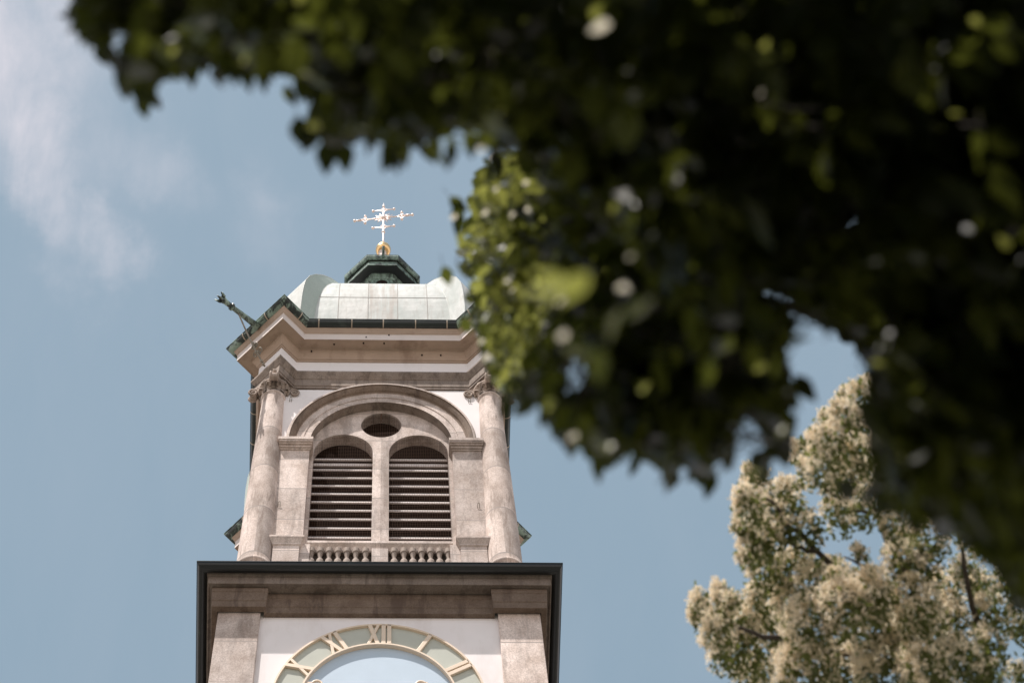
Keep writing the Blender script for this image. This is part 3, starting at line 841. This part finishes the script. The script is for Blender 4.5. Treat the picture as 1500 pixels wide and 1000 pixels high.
# ------------------------------------------------------------------ spout and wrought iron stay on the front left corner
dg_ = Vector((-1, -1, 0)).normalized(); rt = Vector((5.03 * dg_.x, 5.03 * dg_.y, 0))
def spt(d, z): return Vector((dg_.x * (5.03 + d), dg_.y * (5.03 + d), z))
def spout_at(rz):
    s_ = MB()
    s_.tube([spt(-.1, 10.40), spt(.2, 10.34), spt(.9, 10.17), spt(1.15, 10.12), spt(1.28, 10.10)], [.10, .08, .066, .075, .11], 14)
    s_.tube([spt(.86, 10.18), spt(.92, 10.165)], [.10, .10], 14)
    for k in range(6):
        a = 2 * math.pi * k / 6; w = Vector((-dg_.y, dg_.x, 0))
        s_.tube([spt(1.27, 10.10) + (w * math.cos(a) + Vector((0, 0, math.sin(a)))) * .095, spt(1.40, 10.08) + (w * math.cos(a) + Vector((0, 0, math.sin(a)))) * .15], [.045, .012], 5)
    o = s_.build('corner_spout', M['gutter_green'], tower, ZO); o.rotation_euler.z = rz
    t = MB(); t.tube([spt(1.25, 10.105), spt(1.30, 10.098)], [.10, .10], 14); t.build('spout_mouth', M['void'], o)
    st = MB(); A = Vector((-3.17, -3.17, 8.97)); B = spt(.62, 10.16)
    mid = [A.lerp(B, t_) + Vector((0, 0, -.10 * math.sin(t_ * math.pi))) for t_ in [i / 14 for i in range(15)]]
    st.tube(mid, .022, 6)
    w = Vector((-dg_.y, dg_.x, 0)); tdir = (B - A).normalized(); nn = tdir.cross(w)
    def scroll(c, side, L, turns=1.35, pl=w):
        pts = []
        for i in range(22):
            t_ = i / 21; th = t_ * turns * 2 * math.pi; r_ = L * (1 - t_ * .8)
            pts.append(c + pl * side * (L - r_ * math.cos(th)) + tdir * r_ * math.sin(th))
        st.tube(pts, [.018] * 14 + [.018 - .0013 * j for j in range(8)], 5)
    for t_, L in ((.26, .085), (.38, .06)):
        c = A.lerp(B, t_)
        for sd in (-1, 1): scroll(c, sd, L); 
        scroll(c, 1, L * .8, 1.3, nn); scroll(c, -1, L * .8, 1.3, nn)
    for t_ in (.06, .12, .29, .45): st.sphere(tuple(A.lerp(B, t_) + Vector((0, 0, -.05))), .045, 8, 6)
    st.tube([B, spt(.8, 10.3), spt(.70, 10.26)], .02, 5)
    s2 = st.build('iron_stay', M['iron'], o)
    return o
spo = spout_at(0)
for k in (1, 2, 3): copy_part(spo, tower, k * math.pi / 2)

# small fixings: iron hooks on the wall, vent holes in the soffit
def hook(x, y, z, s_=.5):
    pts = [Vector((x + .05 * s_ * math.cos(a), y - .03 - .02 * math.sin(a), z + .085 * s_ * math.sin(a))) for a in [math.pi * 1.15 * i / 12 - .25 for i in range(13)]]
    pts = [Vector((x - .05 * s_, y, z - .09))] + pts[::-1] + [Vector((x + .05 * s_, y, z - .09))]
    hk = MB(); hk.tube(pts, .008, 5); hk.build('iron_hook', M['iron'], tower, ZO)
for x, y, z in ((-2.40, -2.93, 7.83), (2.33, -2.93, 7.83), (-2.42, -3.0, 3.42), (2.35, -3.0, 3.42)): hook(x, y, z)
vh = MB()
for x, y, z in ((-1.95, -3.10, 9.85), (-1.33, -3.26, 9.938), (-.52, -3.3, 9.938), (.05, -3.3, 9.938), (1.10, -3.06, 9.78), (1.62, -3.06, 9.78), (-.45, -3.40, 10.05), (.18, -3.41, 10.16)):
    vh.sphere((x, y, z), .026, 8, 6)
vh.build('vent_hole', M['void'], tower, ZO)

# ------------------------------------------------------------------ foliage
def leaf_mat(name, col, trans, rough=.38, tw=.35, vary=.5, spec=.5):
    m, n, l, b = new_mat(name)
    oi = n.new('ShaderNodeAttribute'); oi.attribute_name = 'tint'
    c = mix(n, l, oi.outputs['Fac'], tuple(v * (1 - vary) for v in col), tuple(v * (1 + vary) for v in col))
    l.new(c, b.inputs['Base Color']); b.inputs['Roughness'].default_value = rough
    b.inputs['Specular IOR Level'].default_value = spec
    tr = n.new('ShaderNodeBsdfTranslucent'); tr.inputs[0].default_value = (*trans, 1)
    ms = n.new('ShaderNodeMixShader'); ms.inputs[0].default_value = tw
    l.new(b.outputs[0], ms.inputs[1]); l.new(tr.outputs[0], ms.inputs[2]); l.new(ms.outputs[0], n['Material Output'].inputs[0])
    return m
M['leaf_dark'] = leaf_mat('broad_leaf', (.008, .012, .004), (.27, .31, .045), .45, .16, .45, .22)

class Leaves:
    def __init__(s): s.v = []; s.f = []; s.t = []; s.m = []
    def leaf(s, p, d, nrm, L, W, mi=0, tint=.5, fold=.18, droop=.15):
        d = d.normalized(); side = d.cross(nrm)
        if side.length < 1e-4: side = d.orthogonal()
        side.normalize(); up = side.cross(d).normalized(); o = len(s.v)
        rows = ((.0, .06), (.2, .80), (.42, 1.0), (.72, .60), (1.0, .02))
        for t, w in rows:
            c = p + d * L * t - up * droop * L * t * t
            e = up * fold * W * w * .5
            s.v += [tuple(c - side * W * w * .5 + e), tuple(c), tuple(c + side * W * w * .5 + e)]
        for i in range(4):
            for j in range(2):
                s.f.append((o + i * 3 + j, o + i * 3 + j + 1, o + i * 3 + 4 + j, o + i * 3 + 3 + j)); s.t.append(tint); s.m.append(mi)
    def quadleaf(s, p, d, nrm, L, W, mi=0, tint=.5):
        d = d.normalized(); side = d.cross(nrm)
        if side.length < 1e-4: side = d.orthogonal()
        side.normalize(); o = len(s.v)
        s.v += [tuple(p), tuple(p + d * L * .5 - side * W * .5), tuple(p + d * L), tuple(p + d * L * .5 + side * W * .5)]
        s.f.append((o, o + 1, o + 2, o + 3)); s.t.append(tint); s.m.append(mi)
    def build(s, name, mats, parent):
        me = bpy.data.meshes.new(name); me.from_pydata(s.v, [], s.f)
        for m in mats: me.materials.append(m)
        me.polygons.foreach_set('material_index', s.m)
        at_ = me.attributes.new('tint', 'FLOAT', 'FACE'); at_.data.foreach_set('value', s.t)
        me.update(); o = bpy.data.objects.new(name, me); scene.collection.objects.link(o); o.parent = parent
        o.matrix_parent_inverse = parent.matrix_world.inverted()
        return o
def rvec():
    while True:
        v = Vector((random.uniform(-1, 1), random.uniform(-1, 1), random.uniform(-1, 1)))
        if .05 < v.length < 1: return v.normalized()
def inside(x, y, poly):
    c = False; j = len(poly) - 1
    for i in range(len(poly)):
        xi, yi = poly[i]; xj, yj = poly[j]
        if (yi > y) != (yj > y) and x < (xj - xi) * (y - yi) / (yj - yi) + xi: c = not c
        j = i
    return c

# the near tree: a broad crown that spreads over the camera from a trunk standing to the right
near = bpy.data.objects.new('broadleaf_tree', None); scene.collection.objects.link(near)
TB = Vector((5.2, -27.2, 0)); near.location = TB
bpy.context.view_layer.update()
tag(near, 'near dark green broadleaf tree whose shaded crown hangs blurred across the top and right', 'tree')
# shafts of sunlight that the crown lets through: where they land and how wide they are
LIT = [(at(770, 400, 6.9), .58), (at(865, 420, 2.55), .17), (at(720, 470, 6.6), .42), (at(760, 280, 6.6), .35)]
flecks = [(512, 62, 4.1), (432, 8, 4.1), (372, 85, 4.1), (262, 60, 4.0), (462, 110, 4.2), (452, 185, 4.3), (520, 190, 4.3), (735, 158, 4.5), (880, 10, 4.2), (1122, 70, 4.6), (1085, 12, 4.4), (1442, 38, 5.0), (1480, 60, 5.0), (1488, 75, 5.0),
          (1410, 162, 5.0), (1385, 105, 5.0), (1448, 225, 5.2), (1212, 242, 4.8), (1462, 345, 5.0), (1490, 335, 5.0), (1000, 262, 4.8), (905, 300, 4.8), (1300, 532, 4.6), (1100, 540, 4.6), (855, 480, 4.5), (800, 600, 4.5), (1118, 690, 4.4), (1140, 640, 4.4), (950, 560, 4.6), (1055, 515, 4.7), (1310, 660, 4.6), (1330, 790, 4.8), (890, 660, 4.7), (640, 80, 4.3), (300, 20, 4.1)]
glints = [(877, 40, 3.3, .080), (770, 267, 5.9, .05), (797, 243, 5.9, .04), (727, 277, 6.0, .035), (664, 318, 6.0, .05), (710, 312, 6.0, .05), (750, 315, 5.9, .04), (773, 307, 5.9, .04), (705, 500, 5.9, .04), (712, 524, 5.9, .055), (743, 412, 5.8, .04), (752, 424, 5.8, .04),
          (925, 375, 3.4, .036), (913, 421, 3.3, .045), (825, 490, 3.3, .050), (820, 440, 3.3, .036), (1122, 64, 4.0, .045), (1115, 136, 4.0, .03), (705, 218, 4.0, .035), (880, 655, 3.9, .04), (838, 640, 3.7, .055), (1438, 352, 4.4, .03), (1298, 454, 4.2, .03), (790, 210, 4.4, .035), (1440, 300, 4.4, .025), (1200, 680, 4.3, .025)]
flecks = [(x, y, 3.7) for x, y, d in flecks]
beams = [(at(*g_[:3]), .05) for g_ in glints] + LIT + [(at(*f), .055) for f in flecks]
def in_beam(p):
    for b, r in beams:
        d = p - b; t = d.dot(SUN)
        if t > .05 and (d - SUN * t).length < r + .02: return True
    return False
# each tier of the crown: outline as it hangs, depth range from the lens, number of twigs
tiers = [
 ([(180, -60), (195, 60), (170, 118), (200, 150), (250, 125), (300, 98), (345, 108), (400, 118), (455, 135), (470, 215), (500, 235), (540, 212), (580, 228), (610, 198), (640, 224), (665, 195), (700, 205), (735, 240), (780, 262), (880, 330), (960, 430), (1000, 560), (1090, 640), (1150, 515), (1210, 480), (1283, 522), (1292, 640), (1302, 740), (1370, 770), (1440, 805), (1510, 870), (1640, 900), (1760, 300), (1700, -60)], 3.7, 5.3, 2100),
 ([(780, 180), (812, 330), (800, 450), (775, 540), (765, 590), (830, 535), (850, 480), (950, 470), (1100, 520), (1200, 470), (1280, 540), (1400, 760), (1560, 860), (1700, 400), (1600, 60), (1200, 40), (760, 60)], 4.9, 6.6, 1500),
 ([(1284, 515), (1293, 640), (1298, 750), (1370, 772), (1440, 815), (1505, 900), (1560, 960), (1660, 900), (1660, 440)], 3.9, 5.4, 700),
 ([(785, 560), (800, 625), (850, 665), (875, 640), (890, 685), (930, 662), (980, 702), (1005, 680), (1035, 700), (1070, 645), (1110, 672), (1150, 655), (1165, 600), (1140, 510), (1000, 430), (860, 470)], 4.0, 5.6, 800),
 ([(100, 30), (122, 80), (160, 62), (205, 40), (250, 60), (250, -60), (110, -60)], 4.0, 4.5, 46),
]
holes = [(1257, 328, 15), (1138, 448, 11), (1118, 438, 7), (845, 552, 22), (1070, 548, 14), (1095, 632, 18), (1168, 470, 7), (1055, 388, 6), (715, 75, 5), (1025, 600, 10), (462, 112, 6), (1085, 300, 5), (1312, 62, 3), (1345, 64, 3), (940, 375, 4), (830, 590, 16)]
fol = Leaves(); tw = MB(); random.seed(21)
def spray(p, dirv, n, poly, Lf, mi=0, check=True, stem=True):
    d = dirv.normalized(); pts = [p]; q = p.copy(); placed = 0; last = 0
    for k in range(n):
        d = (d + rvec() * .22 + Vector((0, 0, -.05))).normalized(); q = q + d * .05; pts.append(q.copy())
        for s_ in (-1, 1):
            side = d.cross(Vector((0, 0, 1))) * s_
            ld = (d * .5 + side.normalized() * .8 + rvec() * .35 + Vector((0, 0, -.65))).normalized()
            L = Lf * random.uniform(.7, 1.3)
            if check:
                x, y = to_px(q + ld * L * .7)
                if poly and not (inside(x, y, poly) and inside(x, y + 13, poly)): continue
                if any((x - hx) ** 2 + (y - hy) ** 2 < (hr + 16) ** 2 for hx, hy, hr in holes): continue
            if in_beam(q + ld * L * .5): continue
            nrm = (Vector((0, 0, 1)) + rvec() * .75).normalized()
            fol.leaf(q, ld, nrm, L, L * random.uniform(.50, .66), mi, random.random()); placed += 1; last = k + 2
    if placed and stem: tw.tube(pts[:last], [.003 - .002 * i / len(pts) for i in range(last)], 3)
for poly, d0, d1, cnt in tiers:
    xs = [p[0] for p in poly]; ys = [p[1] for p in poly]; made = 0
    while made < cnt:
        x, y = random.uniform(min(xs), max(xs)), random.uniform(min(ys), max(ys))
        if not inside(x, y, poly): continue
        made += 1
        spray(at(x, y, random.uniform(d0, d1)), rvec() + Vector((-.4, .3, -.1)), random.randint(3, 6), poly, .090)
# the lit spray that leans out to the left, farther off and clear of the crown's own shade
lit = [(705, 235), (740, 215), (790, 225), (820, 330), (870, 330), (905, 400), (860, 520), (800, 560), (760, 600), (722, 570), (704, 520), (690, 470), (682, 420), (672, 360), (690, 320), (690, 290)]
made = 0
while made < 300:
    x, y = random.uniform(650, 910), random.uniform(200, 600)
    if not inside(x, y, lit): continue
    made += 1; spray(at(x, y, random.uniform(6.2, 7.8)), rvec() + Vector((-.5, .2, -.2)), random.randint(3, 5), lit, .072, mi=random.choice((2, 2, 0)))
made = 0
back = [(x + 6, y) for x, y in lit]
while made < 420:
    x, y = random.uniform(650, 910), random.uniform(200, 600)
    if not inside(x - 12, y, lit): continue
    made += 1; spray(at(x, y, random.uniform(8.0, 9.6)), rvec(), random.randint(3, 5), lit, .10, stem=False)
# a few leaves that dangle clear of the mass
for x, y, dp, ang in ((655, 405, 6.3, 70), (672, 300, 6.2, 40), (672, 330, 6.2, 100), (684, 478, 6.2, 60), (700, 300, 6.1, 90), (672, 318, 6.3, 60), (345, 105, 4.2, 100), (440, 195, 4.3, 80), (452, 205, 4.3, 120), (478, 232, 4.4, 95), (506, 232, 4.4, 80),
                      (820, 615, 4.6, 95), (835, 650, 4.6, 80), (885, 672, 4.7, 90), (980, 692, 4.8, 95), (1022, 694, 4.8, 70), (1130, 650, 4.4, 80), (1118, 695, 4.4, 95), (1150, 665, 4.4, 70), (1065, 675, 4.6, 80), (1180, 570, 4.5, 50), (1272, 725, 4.4, 90), (1290, 740, 4.4, 85), (590, 222, 4.4, 90), (635, 222, 4.5, 80), (570, 230, 4.5, 110),
                      (140, 48, 4.0, 145), (180, 125, 4.1, 100), (205, 138, 4.1, 80), (1240, 720, 4.5, 100)):
    a = R(ang); d = (RI * math.cos(a) - UP * math.sin(a) + FW * random.uniform(-.3, .3)).normalized(); p = at(x, y, dp)
    L = .080 * random.uniform(.9, 1.25)
    fol.leaf(p - d * L * .5, d, (-FW + rvec() * .5).normalized(), L, L * .6, 0, random.random())
    tw.tube([p - d * L * .5, p - d * L * .9 + UP * .01], .0012, 3)
deep = [(215, -60), (215, 60), (200, 110), (260, 105), (345, 95), (455, 120), (480, 190), (600, 185), (690, 185), (800, 230), (880, 330), (960, 430), (1000, 560), (1120, 600), (1150, 500), (1210, 465), (1290, 520), (1310, 740), (1440, 790), (1640, 880), (1760, 300), (1700, -60)]
made = 0  # extra upper layer, added to block sky light and darken the crown
while made < 2000:
    x, y = random.uniform(200, 1760), random.uniform(-60, 880)
    if not inside(x, y, deep): continue
    made += 1; spray(at(x, y, random.uniform(5.4, 8.0)), rvec(), random.randint(4, 6), deep, .13, stem=False)
made = 0  # unseen skirt of loose leaves, added to block low sky light
while made < 16000:
    az, h = random.uniform(0, 2 * math.pi), random.uniform(1.9, 7.4)
    if math.cos(az) > .55 and h > 3.4: continue
    rr = random.uniform(4.2, 5.4) - .1 * h
    p = Vector((CP.x + .8 + rr * math.sin(az), CP.y + rr * math.cos(az), h))
    x, y = to_px(p)
    if h > 2.2 and (p - CP).dot(FW) > 0 and -120 < x < 1620 and -120 < y < 1120: continue
    if in_beam(p): continue
    made += 1; fol.quadleaf(p, rvec() + Vector((0, 0, -1)), Vector((math.sin(az), math.cos(az), 0)) + rvec() * .6, random.uniform(.13, .19), random.uniform(.07, .10), 0, random.random())
# hanging leaves that fray the lower edge of the crown
for ln in ([(150, 70), (180, 110), (205, 148), (250, 125), (300, 98), (345, 108), (455, 135), (470, 210), (500, 230), (545, 215), (580, 226), (610, 200), (640, 222), (700, 212), (735, 242)],
           [(715, 565), (755, 600), (800, 560), (830, 535)],
           [(785, 570), (800, 622), (850, 662), (890, 682), (930, 668), (980, 700), (1035, 698), (1070, 655), (1110, 680), (1150, 662), (1165, 600), (1145, 515), (1210, 482), (1275, 525), (1285, 640), (1300, 735), (1370, 768), (1440, 800), (1510, 865)]):
    for (xa, ya), (xb, yb) in zip(ln, ln[1:]):
        for _ in range(max(1, int(math.hypot(xb - xa, yb - ya) / 15))):
            t = random.random(); x = xa + (xb - xa) * t + random.uniform(-8, 8); y = ya + (yb - ya) * t + random.uniform(-20, 14)
            if 1150 < x < 1280 and 480 < y < 640: continue
            if any((x - hx) ** 2 + (y - hy) ** 2 < (hr + 14) ** 2 for hx, hy, hr in holes): continue
            a = R(random.gauss(90, 18)); d = (RI * math.cos(a) - UP * math.sin(a) + FW * random.uniform(-.3, .3)).normalized()
            p = at(x, y, random.uniform(4.1, 4.9)); L = random.uniform(.065, .09)
            fol.leaf(p - d * L * .5, d, (-FW + rvec() * .8).normalized(), L, L * random.uniform(.42, .55), 0, random.random(), .22, .2)
# leaves standing in the small shafts of light, coloured brighter for it
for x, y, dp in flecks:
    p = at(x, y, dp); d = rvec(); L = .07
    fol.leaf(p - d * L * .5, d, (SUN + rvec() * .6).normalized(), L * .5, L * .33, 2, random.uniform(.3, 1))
# small leaves coloured pale to paint sun glints
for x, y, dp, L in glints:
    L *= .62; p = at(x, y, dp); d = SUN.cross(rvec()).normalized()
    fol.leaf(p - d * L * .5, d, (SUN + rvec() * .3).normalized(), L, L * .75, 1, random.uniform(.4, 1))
# near leaves, strongly out of focus
for x, y, dp in ((845, 395, 2.5), (832, 425, 2.6), (905, 470, 2.8), (860, 510, 2.8)):
    p = at(x, y, dp)
    for _ in range(2):
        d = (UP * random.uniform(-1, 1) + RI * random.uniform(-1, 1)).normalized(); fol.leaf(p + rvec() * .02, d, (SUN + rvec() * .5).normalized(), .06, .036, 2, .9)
# the crown's unseen rest, added overhead and sunward to shade the visible leaves
outer = [(-450, -1000), (-380, -420), (-60, -170), (150, -90), (250, -90), (1700, -90), (1800, 900), (2300, 900), (2400, -700), (1500, -1100), (400, -1100)]
made = 0
while made < 3600:
    x, y = random.uniform(-450, 2400), random.uniform(-1100, 900)
    if not inside(x, y, outer): continue
    made += 1; spray(at(x, y, random.uniform(3.8, 7.2)), rvec(), random.randint(4, 6), outer, .095, stem=False)
M['leaf_glint'] = leaf_mat('pale_glint_leaf', (.50, .46, .36), (.75, .70, .56), .35, .5, .1, .5)  # sun sparkle painted as a pale leaf colour
M['leaf_sunlit'] = leaf_mat('sunlit_leaf', (.05, .06, .015), (.52, .54, .12), .26, .30, .6, .5)  # brightened copy of the broad leaf, sunlight put into its colour
fol.build('crown', [M['leaf_dark'], M['leaf_glint'], M['leaf_sunlit']], near)
# trunk and limbs
hub = Vector((4.9, -27.1, 3.6))
tw.tube([TB, TB + Vector((-.1, .05, 1.6)), hub], [.24, .19, .16], 14)
random.seed(5)
ends = [at(x, y, d) for x, y, d in ((300, 30, 4.6), (620, 120, 4.7), (900, 120, 5.0), (1350, 600, 5.0), (1250, 150, 5.2), (800, 380, 6.6), (1500, 300, 5.2), (700, -500, 5.0), (1300, -600, 5.2), (2000, 200, 5.2))]
for e in ends:
    pts = []
    for i in range(9):
        t = i / 8; q = hub.lerp(e, t) + Vector((0, 0, .35 * math.sin(t * math.pi))) + rvec() * .05 * (0 < t < 1)
        pts.append(q)
    tw.tube(pts, [.07 * (1 - t / 8) ** 1.2 + .005 for t in range(9)], 7)
o = tw.build('trunk', M['bark'], near); o.matrix_parent_inverse = near.matrix_world.inverted()

# the flowering tree at the lower right, about fifteen metres off
M['leaf_fl'] = leaf_mat('small_leaf', (.08, .095, .03), (.22, .25, .055), .5, .3, .45, .3)
M['blossom'] = leaf_mat('cream_blossom', (.92, .82, .67), (.90, .79, .60), .8, .35, .22, .2)
far = bpy.data.objects.new('flowering_tree', None); scene.collection.objects.link(far)
FB = Vector((at(1420, 1000, 12.5).x + .6, at(1420, 1000, 12.5).y + .8, 0)); far.location = FB
bpy.context.view_layer.update()
tag(far, 'tree covered in cream blossom rising at the lower right behind the dark leaves', 'tree')
random.seed(11)
fl = Leaves(); br = MB()
# clusters: px, py, radius px, share of blossom
cl_ = [(1262, 580, 24, .75), (1238, 612, 30, .8), (1275, 630, 32, .75), (1215, 650, 34, .8), (1255, 670, 36, .7), (1205, 690, 32, .75), (1240, 715, 36, .45), (1285, 700, 34, .6), (1180, 672, 22, .8), (1300, 660, 26, .6), (1228, 755, 30, .35), (1265, 745, 30, .4),
       (1112, 712, 28, .9), (1100, 745, 28, .85), (1130, 752, 34, .7), (1165, 745, 26, .6), (1118, 785, 30, .45), (1150, 780, 26, .3), (1190, 775, 24, .3), (1105, 800, 26, .7), (1120, 835, 32, .5), (1150, 830, 28, .35), (1180, 820, 26, .5),
       (1030, 905, 22, .95), (1055, 895, 26, .9), (1050, 930, 28, .8), (1085, 915, 32, .75), (1065, 960, 32, .45), (1095, 960, 38, .4), (1120, 890, 36, .75), (1140, 930, 42, .7), (1160, 880, 36, .7), (1190, 920, 44, .8), (1200, 860, 34, .5),
       (1240, 890, 44, .8), (1235, 850, 30, .65), (1280, 870, 38, .8), (1290, 920, 46, .75), (1340, 890, 42, .85), (1345, 940, 46, .65), (1385, 870, 34, .75), (1395, 920, 42, .7), (1320, 820, 28, .6), (1335, 790, 26, .8), (1310, 770, 22, .5), (1355, 830, 24, .5), (1370, 800, 22, .2), (1385, 770, 20, .5), (1415, 840, 28, .5), (1410, 780, 22, .3), (1440, 800, 26, .3), (1400, 745, 18, .5), (1345, 740, 24, .5),
       (1180, 985, 50, .75), (1110, 1000, 40, .5), (1240, 980, 50, .7), (1300, 985, 50, .6), (1360, 985, 46, .45), (1410, 975, 42, .4), (1455, 900, 34, .4), (1450, 950, 30, .35), (1495, 920, 26, .3), (1480, 860, 30, .35), (1440, 860, 28, .4), (1498, 860, 24, .3), (1490, 985, 20, .3), (1445, 1000, 34, .3)]
def cluster(px, py, rp, fb, dens=1.0):
    dep = 12.5 + random.uniform(-.75, .75) + (py - 800) * -.0006
    c = at(px, py, dep); rad = rp / FPX * dep * random.uniform(.78, .98)
    nl = int(215 * (rp / 30) ** 2 * dens)
    for _ in range(nl):
        v = rvec() * rad * random.uniform(.1, 1.08) ** .6; v.z *= 1.5
        p = c + v
        fl.quadleaf(p, rvec() + Vector((0, 0, -.3)), (Vector((0, 0, 1)) + rvec() * .8).normalized(), random.uniform(.034, .058), random.uniform(.021, .034), 0, random.random())
    # blossom heads: little bunches of petals on the outer, upper shell
    for _ in range(int(nl * .20 * fb * 2)):
        v = rvec()
        v = (v + Vector((-.35, -.45, .25))).normalized() * rad * random.uniform(.75, 1.15)
        p = c + v; tn = random.random()
        for _k in range(11):
            pd = rvec(); fl.quadleaf(p + rvec() * .022, pd, rvec(), random.uniform(.017, .030), random.uniform(.013, .022), 1, min(1, max(0, tn * .5 + random.random() * .5)))
    return c
cents = [cluster(*k) for k in cl_]
# short upright sprigs that break the outline
for px, py in ((1268, 560), (1240, 585), (1205, 615), (1190, 640), (1172, 655), (1100, 690), (1085, 725), (1090, 770), (1092, 812), (1018, 905), (1028, 880), (1050, 872), (1075, 880), (1110, 862), (1135, 850), (1225, 825), (1262, 815), (1350, 770), (1385, 745), (1430, 770), (1465, 820), (1310, 745), (1285, 650), (1150, 715), (1170, 715)):
    cluster(px + random.uniform(-6, 6), py + random.uniform(-8, 8), random.uniform(10, 16), .9, 1.3)
# the rest of the crown, below and right of the photograph
for _ in range(70):
    px, py = random.uniform(1060, 2050), random.uniform(1040, 1900)
    if ((px - 1550) / 560) ** 2 + ((py - 1350) / 420) ** 2 > 1: continue
    cluster(px, py, random.uniform(60, 90), .5, .35)
for _ in range(26):
    cluster(random.uniform(1540, 1950), random.uniform(820, 1040), random.uniform(45, 70), .4, .4)
fl.build('crown', [M['leaf_fl'], M['blossom']], far)
base = at(1430, 1350, 15.6)
def limb(pxs, r0, r1):
    pts = [at(x, y, d - 2.5) for x, y, d in pxs]; out_ = []
    for i in range(len(pts) - 1):
        for j in range(4): out_.append(pts[i].lerp(pts[i + 1], j / 4) + rvec() * .02)
    out_.append(pts[-1]); n_ = len(out_)
    br.tube(out_, [r0 + (r1 - r0) * i / (n_ - 1) for i in range(n_)], 7)
FBt = [FB, FB + Vector((0, -.1, 2.5)), FB + Vector((-.1, -.3, 5)), at(1440, 1200, 12.9)]
br.tube(FBt, [.30, .24, .20, .13], 14)
limb([(1440, 1200, 15.4), (1380, 1000, 15.2), (1340, 860, 15.0), (1290, 765, 15.0), (1250, 700, 15.0), (1255, 590, 15)], .05, .010)
limb([(1380, 1000, 15.2), (1280, 880, 15), (1200, 810, 15), (1150, 760, 15), (1112, 715, 15)], .035, .008)
limb([(1200, 810, 15), (1170, 800, 14.9), (1110, 780, 14.9)], .02, .006)
limb([(1380, 1000, 15.2), (1250, 960, 15), (1120, 930, 15), (1040, 905, 15)], .035, .008)
limb([(1340, 860, 15.0), (1325, 800, 15), (1322, 760, 15), (1340, 730, 15)], .025, .006)
limb([(1440, 1200, 15.4), (1450, 1000, 15.3), (1420, 850, 15.2), (1400, 760, 15.1)], .04, .01)
limb([(1295, 770, 15), (1280, 755, 15), (1240, 745, 15), (1180, 690, 15)], .022, .006)
limb([(1300, 835, 15), (1270, 828, 15), (1235, 815, 15)], .02, .005)
limb([(1440, 1200, 15.4), (1550, 1000, 15.6), (1650, 800, 15.8)], .08, .01)
o = br.build('trunk', M['bark'], far); o.matrix_parent_inverse = far.matrix_world.inverted()
